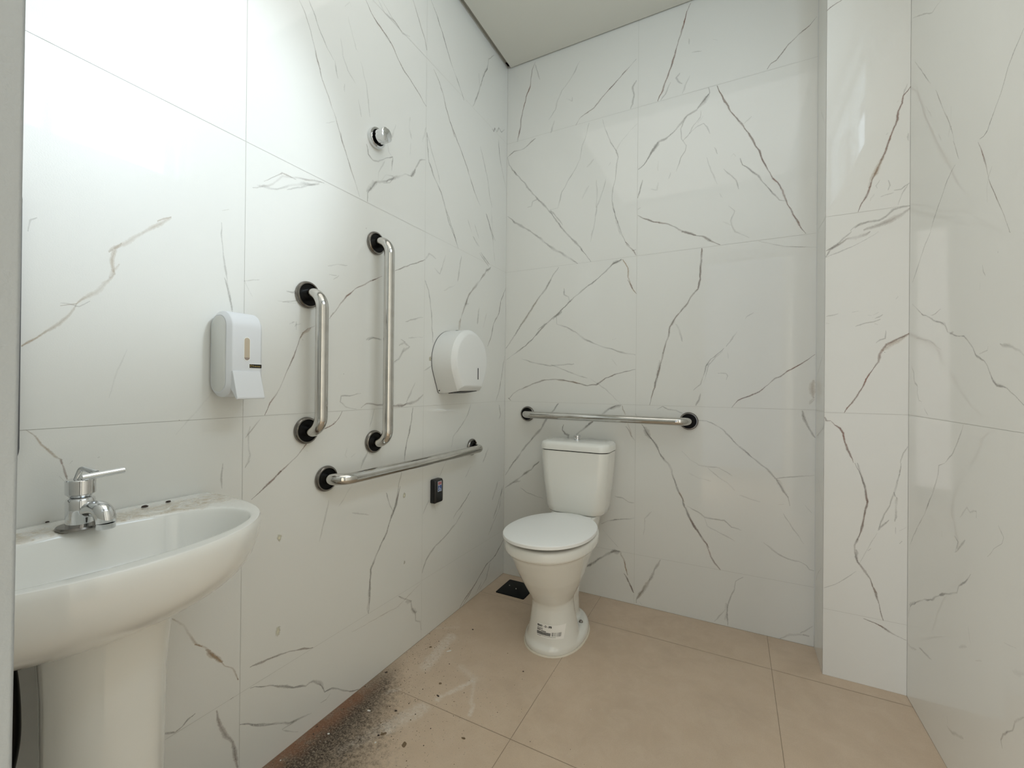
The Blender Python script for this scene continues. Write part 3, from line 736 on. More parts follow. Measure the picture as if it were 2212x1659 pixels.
  ('g', 3.9, 0.35, [-1298,1245,-1273,1251,-1242,1263]),
  ('g', 5.3, 0.3, [-1261,1182,-1255,1189,-1241,1193]),
  ('g', 5.2, 0.3, [-1270,1193,-1263,1196]),
  ('g', 5.1, 0.35, [-1015,990,-1062,983,-1096,982,-1101,964,-1079,948,-1033,939]),
  ('b', 8.2, 0.5, [-1015,941,-990,954,-952,951,-912,946,-856,942,-811,942,-785,952]),
  ('g', 7.4, 0.35, [-1071,815,-1079,794,-1071,783]),
  ('g', 7.6, 0.3, [-1054,783,-1037,792]),
  ('g', 9.4, 0.3, [-982,794,-1000,764,-1012,738]),
  ('g', 7.3, 0.2, [-1047,693,-1102,634]),
  ('g', 4.8, 0.5, [-955,936,-964,902,-974,874]),
  ('g', 6.4, 0.3, [-987,1169,-962,1181,-922,1176]),
  ('g', 7.0, 0.35, [-826,1190,-799,1182]),
  ('g', 10.4, 0.25, [-865,1095,-829,1122,-806,1161]),
  ('g', 7.2, 0.4, [-801,1258,-753,1276,-697,1290]),
  ('g', 5.6, 0.3, [-784,1198,-696,1212]),
  ('g', 10.4, 0.35, [-835,1165,-805,1178,-778,1166,-815,1142,-834,1113,-859,1104]),
  ('g', 8.0, 0.3, [-995,1170,-966,1182,-921,1180]),
  ('b', 12.5, 0.45, [-692,982,-726,960,-770,947,-822,942,-871,944]),
  ('g', 7.1, 0.4, [-741,1030,-770,987,-791,952]),
  ('g', 6.7, 0.6, [-687,1441,-663,1404,-647,1331,-639,1255,-632,1194]),
  ('g', 6.7, 0.35, [-688,1076,-640,1101]),
  ('b', 13.0, 0.6, [-162,1627,-214,1588,-266,1534,-325,1481,-373,1436,-396,1389,-418,1350,-440,1305]),
  ('g', 23.2, 0.45, [-168,1620,-214,1592]),
  ('y', 20.9, 0.35, [-433,1323,-444,1270]),
  ('g', 10.7, 0.3, [-364,1404,-396,1393]),
  ('g', 6.2, 0.75, [-554,1780,-512,1722,-483,1682,-456,1635]),
  ('g', 9.4, 0.6, [-215,1879,-181,1833,-142,1769]),
  ('g', 6.8, 0.5, [-334,1728,-278,1696]),
  ('g', 7.1, 0.4, [-264,1672,-178,1634]),
  ('g', 6.8, 0.5, [-322,1790,-282,1735]),
  ('g', 10.4, 0.3, [-430,1609,-458,1487]),
  ('g', 9.4, 0.25, [-616,1546,-665,1556,-689,1519]),
  ('g', 7.8, 0.25, [-628,1504,-589,1490,-551,1580]),
  ('g', 8.2, 0.25, [-562,1424,-479,1466]),
  ('b', 8.4, 0.75, [-5,1548,-56,1466,-75,1403,-134,1336,-152,1276,-189,1216]),
  ('g', 11.2, 0.35, [-273,1400,-288,1316]),
  ('b', 8.6, 0.6, [-9,1180,-38,1068,-68,988,-97,939]),
  ('g', 9.2, 0.2, [-201,1384,-236,1304]),
  ('g', 12.4, 0.35, [-66,918,-45,868,-65,839]),
  ('g', 7.4, 0.5, [-340,933,-371,877,-424,829,-482,792,-496,744]),
  ('g', 6.0, 0.4, [-503,728,-550,670,-576,635]),
  ('g', 8.0, 0.65, [-753,932,-763,871,-779,822,-794,767,-798,732]),
  ('g', 8.6, 0.75, [-813,692,-828,646,-837,600,-851,562,-866,532]),
  ('g', 6.7, 0.5, [-893,632,-876,581,-856,556]),
  ('g', 11.5, 0.3, [-170,703,-224,636]),
  ('g', 10.8, 0.3, [-335,635,-382,591]),
  ('g', 7.3, 0.5, [-333,519,-388,479,-448,447,-476,426]),
  ('g', 6.5, 0.5, [-650,549,-685,501]),
  ('g', 5.8, 0.4, [-625,543,-599,490]),
  ('g', 16.8, 0.35, [-69,512,-127,427]),
  ('g', 9.8, 0.5, [-6,480,-66,393,-115,328]),
  ('g', 4.8, 0.3, [-1048,599,-974,574]),
  ('g', 8.1, 0.75, [-819,641,-843,577,-867,541,-889,488,-934,429,-965,384,-968,290,-972,236]),
  ('g', 7.0, 0.3, [-1140,663,-1172,545]),
  ('g', 9.7, 0.5, [-398,437,-453,399,-523,368,-604,345,-664,308,-687,264]),
  ('r', 5.1, 0.4, [-819,641,-843,586]),
  ('g', 9.6, 0.4, [-20,477,-54,361,-117,305,-164,259]),
  ('b', 7.0, 0.8, [2,183,-89,127,-184,113,-271,66,-391,1]),
  ('g', 7.0, 0.4, [-137,120,-183,42,-249,12]),
  ('b', 6.4, 0.8, [-1378,287,-1347,282,-1318,278,-1293,274,-1266,269,-1234,255,-1190,237]),
  ('b', 9.5, 0.4, [-966,353,-971,304,-975,256,-972,235]),
  ('y', 4.3, 0.3, [-692,229,-825,193,-1044,209]),
  ('b', 9.1, 0.5, [-823,230,-794,210,-757,185,-748,152,-726,125,-725,93,-698,75,-690,38]),
  ('g', 18.0, 0.3, [-786,192,-748,181]),
  ('g', 18.3, 0.3, [-756,148,-717,124]),
  ('g', 6.9, 0.75, [-1377,232,-1354,223,-1321,206,-1287,181,-1251,157,-1213,136,-1189,136,-1166,115,-1147,79,-1120,74,-1086,48,-1050,18,-1013,3]),
  ('g', 12.6, 0.35, [-1204,141,-1179,132,-1163,114,-1150,90]),
  ('g', 5.0, 0.4, [-1126,60,-1141,49,-1162,54]),
  ('g', 5.9, 0.55, [-1376,136,-1345,114,-1308,93,-1268,66,-1241,57,-1217,51,-1193,44]),
  ('g', 4.5, 0.35, [-1241,55,-1264,58,-1286,61,-1254,33,-1236,20]),
  ('b', 6.4, 0.7, [-272,63,-334,40,-395,19,-419,-1]),
  ('g', 6.7, 0.4, [-228,46,-281,3]),
  ('y', 7.6, 0.6, [-1778,935,-1767,922,-1759,907,-1749,897,-1740,885,-1733,877]),
  ('r', 10.3, 0.65, [-1734,877,-1732,868]),
  ('r', 5.2, 0.75, [-1732,868,-1728,856,-1724,845,-1723,833]),
  ('b', 2.6, 0.5, [-1729,835,-1724,833]),
  ('g', 2.6, 0.3, [-1736,847,-1729,836]),
  ('g', 2.6, 0.3, [-1722,867,-1718,872]),
  ('g', 2.7, 0.3, [-1682,872,-1679,874]),
  ('g', 2.1, 0.7, [-1544,937,-1543,936]),
  ('y', 6.5, 0.75, [-1555,509,-1555,497,-1541,482,-1530,470,-1521,451,-1512,433,-1504,413,-1485,397,-1473,374,-1458,353,-1439,326,-1422,311,-1407,272]),
  ('y', 10.0, 0.6, [-1484,390,-1470,370,-1444,339]),
  ('y', 6.5, 0.5, [-1507,415,-1491,401]),
  ('g', 6.2, 0.6, [-1504,253,-1520,252,-1531,242,-1544,238,-1562,249,-1574,248]),
  ('b', 10.4, 0.65, [-1458,229,-1455,206,-1447,174,-1434,149,-1420,126,-1416,99,-1408,72,-1406,50]),
  ('g', 5.0, 0.5, [-1402,156,-1371,134,-1328,106,-1285,78]),
  ('b', 2.9, 0.9, [-1426,235,-1419,236]),
 ],
}

VC = {'g': (0.41, 0.395, 0.37), 'b': (0.29, 0.205, 0.16), 'r': (0.27, 0.095, 0.048), 'y': (0.50, 0.36, 0.22)}
def tiled_wall(name, frame, us, zs, veins, holes=(), back=0.10, inset=0.0, spots=()):
    """frame(a, z, d): point on the wall, d metres out of it. us, zs: joint positions"""
    g = 0.0006
    V, Fc, mk, mask, col = [], [], [], [], []
    def quad(a0, a1, z0, z1, d_=0.0):
        o = len(V); V.extend([frame(a0, z0, d_), frame(a1, z0, d_), frame(a1, z1, d_), frame(a0, z1, d_)])
        Fc.append((o, o+1, o+2, o+3)); mk.append(0); mask.extend([0]*4); col.extend([(0.5, 0.5, 0.5, 0)]*4)
    for i in range(len(us) - 1):
        for j in range(len(zs) - 1):
            a0, a1, z0, z1 = us[i] + g, us[i+1] - g, zs[j] + g, zs[j+1] - g
            rects = [(a0, a1, z0, z1)]
            for (h0, h1, k0, k1) in holes:
                nr = []
                for (p0, p1, q0, q1) in rects:
                    if p1 <= h0 or p0 >= h1 or q1 <= k0 or q0 >= k1: nr.append((p0, p1, q0, q1)); continue
                    if p0 < h0: nr.append((p0, h0, q0, q1))
                    if p1 > h1: nr.append((h1, p1, q0, q1))
                    m0, m1 = max(p0, h0), min(p1, h1)
                    if q0 < k0: nr.append((m0, m1, q0, k0))
                    if q1 > k1: nr.append((m0, m1, k1, q1))
                rects = nr
            for r_ in rects: quad(*r_)
    # backing slab pieces (grout colour shows in the joints)
    A0, A1, Z0, Z1_ = us[0] + inset, us[-1], zs[0], zs[-1]
    rects = [(A0, A1, Z0, Z1_)]
    for (h0, h1, k0, k1) in holes:
        rects = [(A0, h0, Z0, Z1_), (h1, A1, Z0, Z1_), (h0, h1, k1, Z1_)]
        if k0 > Z0: rects.append((h0, h1, Z0, k0))
    for (p0, p1, q0, q1) in rects:
        if p1 - p0 < 1e-4 or q1 - q0 < 1e-4: continue
        o = len(V)
        for d_ in (-0.0005, -back):
            V.extend([frame(p0, q0, d_), frame(p1, q0, d_), frame(p1, q1, d_), frame(p0, q1, d_)])
        Fc.extend([(o,o+1,o+2,o+3),(o+7,o+6,o+5,o+4),(o,o+4,o+5,o+1),(o+1,o+5,o+6,o+2),(o+2,o+6,o+7,o+3),(o+3,o+7,o+4,o)])
        mk.extend([1]*6); mask.extend([0]*8); col.extend([(0.5,0.5,0.5,0)]*8)
    rnd = random.Random(name)
    for idx, (c_, wmm, st_, fl) in enumerate(veins):
        pts = [Vector((fl[i]/1000, fl[i+1]/1000)) for i in range(0, len(fl), 2)]
        # resample with small wander
        rs = [pts[0]]; seg = 0.012
        L = sum((pts[i+1]-pts[i]).length for i in range(len(pts)-1))
        for i in range(len(pts) - 1):
            n_ = max(1, int((pts[i+1]-pts[i]).length / seg))
            for k in range(1, n_ + 1): rs.append(pts[i].lerp(pts[i+1], k/n_))
        if len(rs) < 2: continue
        off = rnd.uniform(0, 50); n_ = len(rs); w0 = wmm / 1000 * 0.96
        dd = 0.00012 + 0.000004 * (idx % 60); o = len(V)
        for i, p in enumerate(rs):
            t = (rs[min(i+1, n_-1)] - rs[max(i-1, 0)]).normalized(); nn = Vector((-t.y, t.x))
            wob = noise.noise(Vector((i*0.45 + off, 1.7, 0))) * min(0.0035, w0*0.6)
            q = p + nn * (wob if 0 < i < n_-1 else 0)
            s_ = i * seg; e_ = min(1.0, 0.35 + min(i, n_-1-i) / max(1, n_) * 5)
            wv = w0 * e_ * (0.85 + 0.75 * noise.noise(Vector((i*0.33, off, 3.1))))
            wv = max(wv, 0.0012)
            V.extend([frame(q.x - nn.x*wv, q.y - nn.y*wv, dd), frame(q.x, q.y, dd), frame(q.x + nn.x*wv, q.y + nn.y*wv, dd)])
            mask.extend([0, 1, 0])
            a_ = st_ * (0.74 + 0.75 * noise.noise(Vector((i*0.21, off, 9.0))))
            a_ = max(0.0, min(1.0, a_)); cc = VC[c_]
            if c_ in 'rb' :
                f_ = 0.5 + 0.9 * noise.noise(Vector((i*0.5, off, 5.0))); f_ = max(0, min(1, f_))
                cc = tuple(cc[q_]*(1-f_*0.75) + VC['g'][q_]*f_*0.75 for q_ in range(3))
            col.extend([(*cc, a_)]*3)
            if i:
                b0 = o + (i-1)*3
                Fc.extend([(b0, b0+1, b0+4, b0+3), (b0+1, b0+2, b0+5, b0+4)]); mk.extend([0, 0])
    for (a, z, ra, rz, cc, al) in spots:
        o = len(V); V.append(frame(a, z, 0.0005)); mask.append(1); col.append((*cc, al)); n_ = 18
        for j in range(n_):
            th = 2*math.pi*j/n_; rr = 1 + 0.25*noise.noise(Vector((math.cos(th)*1.3, math.sin(th)*1.3, a*40)))
            V.append(frame(a + ra*rr*math.cos(th), z + rz*rr*math.sin(th), 0.0005)); mask.append(0.25); col.append((*cc, al))
        for j in range(n_): Fc.append((o, o+1+j, o+1+(j+1) % n_)); mk.append(0)
    o_ = mesh_obj(name, V, Fc, [M_tile, M_grout], fmats=mk)
    me = o_.data
    at = me.attributes.new('vmask', 'FLOAT', 'POINT'); at.data.foreach_set('value', [float(x) for x in mask])
    at = me.color_attributes.new('vcol', 'FLOAT_COLOR', 'POINT'); at.data.foreach_set('color', [x for c_ in col for x in c_])
    # make every face look into the room
    ref = (frame(us[0], 1, 1) - frame(us[0], 1, 0)).normalized()
    bm = bmesh.new(); bm.from_mesh(me); fl_ = [f for f in bm.faces if f.material_index == 0 and f.normal.dot(ref) < 0]
    bmesh.ops.reverse_faces(bm, faces=fl_); bm.to_mesh(me); bm.free()
    return struct(o_)

ZS = [0, Z1, Z1 + TH, Z1 + 2*TH, Z1 + 3*TH, 2.80]
GLUE = (0.52, 0.49, 0.36)
fL = lambda a, z, d_: Vector((d_, a, z))
fB = lambda a, z, d_: Vector((a, -d_, z))
fS = lambda a, z, d_: Vector((XB - d_, a, z))
fF = lambda a, z, d_: Vector((a, -DC - d_, z))
fR = lambda a, z, d_: Vector((XD - d_, a, z))
fN = lambda a, z, d_: Vector((a, YF + d_, z))
tiled_wall('wall_left', fL, [-2.15, -1.4027, -0.6898, 0], ZS, VEINS['L'], spots=LSPOTS)
tiled_wall('wall_back', fB, [0, 0.6976, XB], ZS, VEINS['B'])
tiled_wall('wall_column_side', fS, [-DC, 0], ZS, VEINS['S'], back=0.02, inset=0.0012)
tiled_wall('wall_column_front', fF, [XB, XD], [0, Z1, Z1 + TH, Z1 + 2*TH, 2.80], VEINS['F'], back=0.02, inset=0.0012)
tiled_wall('wall_right', fR, [-2.15, -0.88, -DC], [0, Z1 + TH, 2.80], VEINS['R'], holes=[(-1.85, -0.75, 2.13, 2.68)], back=0.13)
tiled_wall('wall_front', fN, [0, 0.70, XD], ZS, [], holes=[(0.86, 1.54, 0, 2.12)], back=0.11)
s = MB(); s.box((XB + 0.02, -DC + 0.02, 0), (XD + 0.1, 0.10, 2.80)); struct(s.build('wall_column_core', M_grout, smooth=False))
s = MB(); s.box((-0.1, 0.0006, 0), (0.002, 0.1, 2.80)); s.box((-0.1, -0.002, 0), (-0.0006, 0.01, 2.80)); struct(s.build('wall_corner_core', M_grout, smooth=False))

# floor: tiles with thin joints
fx = [-0.06, 0.54, 1.23, 1.92]; fy = [-4.1, -3.33, -2.64, -1.64, -0.952, -0.236, 0.0]
fx = [0.0, 0.54, 1.235, 1.625]
V, Fc, mk = [], [], []
for i in range(len(fx) - 1):
    for j in range(len(fy) - 1):
        o = len(V); g = 0.0009
        V += [(fx[i]+g, fy[j]+g, 0), (fx[i+1]-g, fy[j]+g, 0), (fx[i+1]-g, fy[j+1]-g, 0), (fx[i]+g, fy[j+1]-g, 0)]; Fc.append((o, o+1, o+2, o+3)); mk.append(0)
o = len(V); V += [(-0.1, -4.1, -0.0007), (1.8, -4.1, -0.0007), (1.8, 0.1, -0.0007), (-0.1, 0.1, -0.0007), (-0.1, -4.1, -0.08), (1.8, -4.1, -0.08), (1.8, 0.1, -0.08), (-0.1, 0.1, -0.08)]
Fc += [(o, o+1, o+2, o+3), (o+7, o+6, o+5, o+4), (o, o+4, o+5, o+1), (o+1, o+5, o+6, o+2), (o+2, o+6, o+7, o+3), (o+3, o+7, o+4, o)]; mk += [1]*6
struct(mesh_obj('floor', V, Fc, [M_floor, M_floorgrout], fmats=mk))

# ceiling panel with a shadow reveal along the walls
s = MB(); s.box((0.022, YF, ZC), (XD, -0.007, ZC + 0.012)); struct(s.build('ceiling', M_paint, smooth=False))
s = MB(); s.box((0, YF, ZC + 0.018), (0.03, 0, ZC + 0.03)); s.box((0, -0.03, ZC + 0.018), (XD, 0, ZC + 0.03)); s.box((-0.1, -2.16, 2.80), (1.8, 0.1, 2.86))
struct(s.build('trim_1', M_reveal, smooth=False))

# doorway jamb and window
s = MB()
s.box((0.815, -2.17, 0), (0.867, -1.998, 2.12))
for v_ in s.v: v_.x += -0.0022 + (v_.z - 1.02) * 0.016   # the post stands slightly out of plumb
s.box((1.533, -2.17, 0), (1.585, -2.03, 2.12)); s.box((0.815, -2.17, 2.12), (1.585, -1.998, 2.17))
struct(s.build('door_1', M_jamb, smooth=False, bevel=0.0015))
w1 = s = MB()
y0, y1, z0, z1 = -1.85, -0.75, 2.13, 2.68; t = 0.03
for a_, b_ in (((y0, z0), (y1, z0+t)), ((y0, z1-t), (y1, z1)), ((y0, z0), (y0+t, z1)), ((y1-t, z0), (y1, z1)), ((-1.315, z0), (-1.285, z1))):
    s.box((XD + 0.05, a_[0], a_[1]), (XD + 0.09, b_[0], b_[1]))
win = struct(s.build('window_1', M_metalwhite, smooth=False, bevel=0.002))
s = MB(); s.box((XD + 0.068, y0 + t, z0 + t), (XD + 0.072, y1 - t, z1 - t)); s.build('pane', M_glass, win, smooth=False)

# corridor outside the doorway
s = MB(); s.box((-0.1, -4.1, 0), (-0.0, -2.17, 2.8)); struct(s.build('wall_corridor_left', M_paint, smooth=False))
s = MB(); s.box((1.63, -4.1, 0), (1.73, -2.17, 2.8)); struct(s.build('wall_corridor_right', M_paint, smooth=False))

# ------------------------------------------------------------------ grab bars
def grab_bar(label, p0, p1, normal, stand, bend, loc_mid):
    """p0, p1: flange centres on the wall"""
    p0, p1, nrm = Vector(p0), Vector(p1), Vector(normal)
    base = (p0 + p1) / 2
    t = thing('grab_bar', label, 'grab bar', base)
    t['group'] = 'stainless steel grab bars on the tiled walls'
    R_ = 0.0175
    path = fillet([p0 + nrm*0.004 - base, p0 + nrm*stand - base, p1 + nrm*stand - base, p1 + nrm*0.004 - base], bend, 14)
    # subdivide the straight middle
    s = MB(); s.tube(path, R_, 28); s.build('rail', M_steel, t)
    q = nrm.to_track_quat('Z', 'Y').to_matrix().to_4x4()
    for p in (p0, p1):
        Mx = Matrix.Translation(p - base) @ q
        s = MB(); s.revolve([(0.0385, 0.0), (0.0395, 0.003), (0.0385, 0.008), (0.0355, 0.0110), (0.0325, 0.0112), (0.0315, 0.009), (0.0315, 0.002)], Mx, 40, cap=False)
        fl_ = s.build('flange', M_dirtysteel, t)
        s = MB(); s.revolve([(0.0, 0.0015), (0.0316, 0.0015), (0.0316, 0.0065), (0.0, 0.0067)], Mx, 36); s.build('flange_seal', M_black, fl_)
    return t
grab_bar('short upright steel grab bar beside the white soap dispenser', (0, -1.223, 1.279), (0, -1.223, 0.885), (1,0,0), 0.066, 0.045, None)
grab_bar('tall upright steel grab bar below the chrome valve knob', (0, -0.958, 1.508), (0, -0.958, 0.823), (1,0,0), 0.066, 0.045, None)
grab_bar('horizontal steel grab bar on the left wall below the upright ones', (0, -1.152, 0.732), (0, -0.332, 0.727), (1,0,0), 0.066, 0.05, None)
grab_bar('horizontal steel grab bar above the toilet tank on the back wall', (0.139, 0, 0.872), (0.930, 0, 0.870), (0,-1,0), 0.066, 0.05, None)

# ------------------------------------------------------------------ chrome valve knob
t = thing('valve_knob', 'small round chrome valve knob high on the left wall above the tall grab bar', 'valve', (0, -0.964, 1.868))
Mx = Matrix.Rotation(math.radians(90), 4, 'Y')
s = MB(); s.revolve([(0.034, 0), (0.0345, 0.002), (0.0345, 0.013), (0.033, 0.0155), (0.027, 0.016), (0.027, 0.010), (0.0, 0.010)], Mx, 48); s.build('escutcheon', M_chrome, t)
s = MB(); s.revolve([(0.0, 0.0095), (0.0265, 0.0105), (0.0265, 0.0125), (0.014, 0.0125), (0.014, 0.024), (0.0, 0.024)], Mx, 36); s.build('stem', M_black, t)
prof = []
rings = []
for x_, r_ in ((0.022, 0.020), (0.024, 0.0235), (0.050, 0.0245), (0.055, 0.0235), (0.057, 0.020), (0.0575, 0.0)):
    ring = []
    for j in range(64):
        th = 2*math.pi*j/64; k_ = 1.0 - 0.10 * max(0, math.cos(4*th))**6
        ring.append(Mx @ Vector((r_*k_*math.cos(th), r_*k_*math.sin(th), x_)))
    rings.append(ring)
s = MB(); s.loft(rings); s.build('handle', M_chrome, t)

# ------------------------------------------------------------------ soap dispenser
t = thing('soap_dispenser', 'white plastic liquid soap dispenser with push lever on the left wall above the sink', 'soap dispenser', (0, -1.441, 0.99))
def prof_xz(grow, x1=0.074):
    # side outline (x, z) of the body, rounded like a stadium
    h0, h1 = 0.002 - 0.0, 0.196
    pts = rrect(x1 + 2*grow, (h1 - h0) + 2*grow, 0.034 + grow, 10, x1/2 + 0.0, (h0 + h1)/2)
    return [(max(0.001, x_), z_) for x_, z_ in pts]
rings = []
hw = 0.0415
for y_, gr_ in ((-hw, -0.0055), (-hw + 0.0006, -0.0045), (-hw + 0.0075, 0.0036), (-hw + 0.0095, 0.0045), (hw - 0.0095, 0.0045), (hw - 0.0075, 0.0036), (hw - 0.0006, -0.0045), (hw, -0.0055)):
    rings.append([Vector((x_, y_, z_)) for x_, z_ in prof_xz(gr_)])
s = MB(); s.loft(rings); body = s.build('body', M_disp, t, auto=20)
for sg in (-1, 1):
    s = MB(); r0 = [Vector((x_, sg*(hw + 0.0002), z_)) for x_, z_ in prof_xz(-0.0085)]; r1 = [Vector((x_, sg*(hw + 0.0012), z_)) for x_, z_ in prof_xz(-0.010)]
    s.loft([r0, r1]); s.build('side_panel', M_dispside, t)
fxx = 0.074 + 0.0045
def stadium(cy_, cz_, w_, h_, x_, n=8):
    return [Vector((x_, cy_ + a_, cz_ + b_)) for a_, b_ in rrect(w_, h_, w_/2 - 1e-5, n)]
s = MB(); s.loft([stadium(-0.0005, 0.112, 0.0155, 0.0565, fxx - 0.001), stadium(-0.0005, 0.112, 0.0155, 0.0565, fxx + 0.0008)]); s.build('window_frame', M_white if False else M_plastic, t)
s = MB(); s.loft([stadium(-0.0005, 0.112, 0.0125, 0.053, fxx), stadium(-0.0005, 0.112, 0.0125, 0.053, fxx + 0.0011)]); s.build('level_window', M_amber, t)
s = MB(); r0 = [v_ for v_ in stadium(-0.0005, 0.112, 0.0125, 0.053, fxx + 0.0013) if v_.z < 0.0975]; s.add([*r0], [tuple(range(len(r0)))]); s.build('soap_level', M_amberdark, t, smooth=False)
s = MB(); s.box((fxx - 0.001, 0.0045, 0.0665), (fxx + 0.0008, 0.036, 0.0775)); bd = s.build('badge', M_plastic, t, bevel=0.0004)
s = MB(); s.box((fxx, 0.0055, 0.0675), (fxx + 0.0011, 0.035, 0.0765)); bk = s.build('badge_field', M_blackgloss, t, bevel=0.0003)
Mt = Matrix(((0, 0, 1, fxx + 0.0013), (1, 0, 0, 0.0125), (0, 1, 0, 0.0702), (0, 0, 0, 1)))
vv, ff = text_mesh('Premisse', 0.0056, Mt, 0.0, 0.95); s = MB(); s.add(vv, ff)
s.tube([Vector((fxx + 0.0014, 0.0090 + 0.0022*math.cos(a_/12*6.28), 0.0722 + 0.0022*math.sin(a_/12*6.28))) for a_ in range(11)], 0.0004, 6)
s.build('badge_lettering', M_gold, bk, smooth=False)
# push lever: plate hinged at the top, swung out at the bottom
s = MB()
th_ = 0.006
prof = [(fxx - 0.012, 0.060), (fxx + 0.003, 0.060), (fxx + 0.022, -0.002), (fxx + 0.0215, -0.006), (fxx + 0.0175, -0.0065), (fxx - 0.003, 0.016)]
s.loft([[Vector((x_, -0.0345, z_)) for x_, z_ in prof], [Vector((x_, 0.031, z_)) for x_, z_ in prof]])
s.build('push_lever', M_disp, t, bevel=0.0018, auto=20)

# ------------------------------------------------------------------ toilet paper dispenser
t = thing('toilet_paper_dispenser', 'round white plastic toilet paper roll dispenser on the left wall near the corner', 'paper dispenser', (0, -0.508, 0.985))
def tp_prof(gr_, up=0.0):
    R_ = 0.134 + gr_; cz_ = 0.137; pts = []
    n = 40
    for k in range(n + 1):
        a_ = math.radians(-22 + (180 + 44) * k / n); pts.append((R_*math.cos(a_), cz_ + R_*math.sin(a_)))
    pts += [(-0.091 - gr_, 0.008 - gr_*0.5 + up), (-0.084 - gr_, 0.001 - gr_ + up), (0.084 + gr_, 0.001 - gr_ + up), (0.091 + gr_, 0.008 - gr_*0.5 + up)]
    return pts
s = MB(); s.loft([[Vector((x_, y_, z_)) for y_, z_ in tp_prof(g_, u_)] for x_, g_, u_ in ((0.001, 0.0, 0), (0.030, 0.0, 0.0), (0.098, 0.0, 0.010), (0.103, -0.003, 0.011), (0.1155, -0.0145, 0.012), (0.1172, -0.018, 0.012), (0.1180, -0.024, 0.012))])
cover = s.build('cover', M_textured, t, auto=24)
s = MB(); s.loft([[Vector((x_, y_, z_)) for y_, z_ in tp_prof(0.0006)] for x_ in (0.0005, 0.003)]); s.build('back_plate', M_dark, t)
s = MB(); s.loft([[Vector((x_, 0.040 + a_, 0.085 + b_)) for a_, b_ in rrect(0.0046, 0.050, 0.002, 4)] for x_ in (0.117, 0.1192)]); s.build('sight_slot', M_black, t)
s = MB(); s.add([(0.036, -0.062, -0.0006), (0.098, -0.062, 0.0085), (0.098, 0.062, 0.0085), (0.036, 0.062, -0.0006), (0.036, -0.062, 0.006), (0.098, -0.062, 0.016), (0.098, 0.062, 0.016), (0.036, 0.062, 0.006)], [(0,1,2,3),(7,6,5,4),(0,4,5,1),(1,5,6,2),(2,6,7,3),(3,7,4,0)]); s.build('paper_opening', M_black, t, smooth=False)
Mx = Matrix.Translation((0.010, -0.089, 0.014)) @ Matrix.Rotation(math.radians(-90 - 15), 4, 'Z') @ Matrix.Rotation(math.radians(90), 4, 'Y')
s = MB(); s.revolve([(0.0, -0.004), (0.005, -0.004), (0.005, 0.004), (0.0, 0.004)], Mx, 20); s.build('lock_hole', M_black, t)
s = MB(); s.box((0.030, -0.006, 0.269), (0.042, 0.008, 0.2735)); s.build('top_latch', M_dark, t, bevel=0.001)

# ------------------------------------------------------------------ emergency call box
t = thing('call_box', 'small black plastic call box with an accessibility sticker under the horizontal grab bar', 'call box', (0, -0.613, 0.532))
s = MB(); s.loft([[Vector((x_, a_, 0.049 + b_)) for a_, b_ in rrect(w_, h_, 0.006, 4)] for x_, w_, h_ in ((0.001, 0.056, 0.098), (0.020, 0.055, 0.097), (0.027, 0.044, 0.088))])
s.build('housing', M_blackgloss, t, auto=50)
s = MB(); s.box((0.0268, -0.013, 0.048), (0.0276, 0.013, 0.090)); st_ = s.build('sticker', M_white, t, smooth=False)
s = MB(); s.box((0.0272, -0.0115, 0.050), (0.0279, 0.0115, 0.0735)); s.build('blue_panel', M_blue, st_, smooth=False)
Mt = Matrix(((0, 0, 1, 0.0279), (1, 0, 0, -0.0105), (0, 1, 0, 0.083), (0, 0, 0, 1)))
s = MB(); s.box((0.0272, -0.0115, 0.0755), (0.0279, 0.0115, 0.088)); s.build('red_panel', M_red, st_, smooth=False)
s = MB()
cx_, cz_ = 0.0, 0.0595
s.tube([Vector((0.0282, cx_ - 0.001 + 0.0055*math.cos(a_), cz_ + 0.0055*math.sin(a_) - 0.001)) for a_ in [math.radians(110 + 12*k) for k in range(20)]], 0.0009, 8)
s.tube([(0.0282, -0.002, 0.0690), (0.0282, -0.002, 0.0605), (0.0282, 0.004, 0.0600), (0.0282, 0.0065, 0.0535)], 0.0009, 8)
s.revolve([(0.0, -0.0005), (0.0016, -0.0005), (0.0016, 0.0005), (0.0, 0.0005)], Matrix.Translation((0.0282, -0.002, 0.0712)) @ Matrix.Rotation(math.radians(90), 4, 'Y'), 14)
s.build('wheelchair_symbol', M_white, st_)

# ------------------------------------------------------------------ mirror (edge behind the jamb)
t = thing('wall_mirror', 'rounded mirror with dark frame on the left wall beside the door jamb', 'mirror', (0, -1.915, 0.865))
def rr(w_, h_, r_, x_): return [Vector((x_, a_, h0_ + b_)) for a_, b_ in rrect(w_, h_, r_, 10)]
h0_ = 0.255
s = MB(); s.loft([rr(0.252, 0.51, 0.04, 0.001), rr(0.252, 0.51, 0.04, 0.013), rr(0.248, 0.506, 0.038, 0.015), rr(0.232, 0.490, 0.03, 0.015), rr(0.230, 0.488, 0.03, 0.011)], cap1=False); s.build('mirror_frame', M_dark, t)
s = MB(); s.loft([rr(0.231, 0.489, 0.03, 0.008), rr(0.231, 0.489, 0.03, 0.0115)]); s.build('mirror_glass', M_mirror, t)

# ------------------------------------------------------------------ sink on pedestal
SY = -1.742   # centre line
sk = thing('pedestal_sink', 'white porcelain pedestal sink with dirty rear deck below the soap dispenser', 'sink', (0.002, SY, 0))
ZR = 0.766
half = [(0.0, 0.3765), (0.04, 0.3745), (0.075, 0.368), (0.105, 0.358), (0.135, 0.345), (0.160, 0.331), (0.185, 0.311), (0.207, 0.286), (0.226, 0.257), (0.241, 0.222), (0.251, 0.18), (0.2575, 0.13), (0.260, 0.08), (0.2595, 0.04), (0.256, 0.012), (0.250, 0.0)]
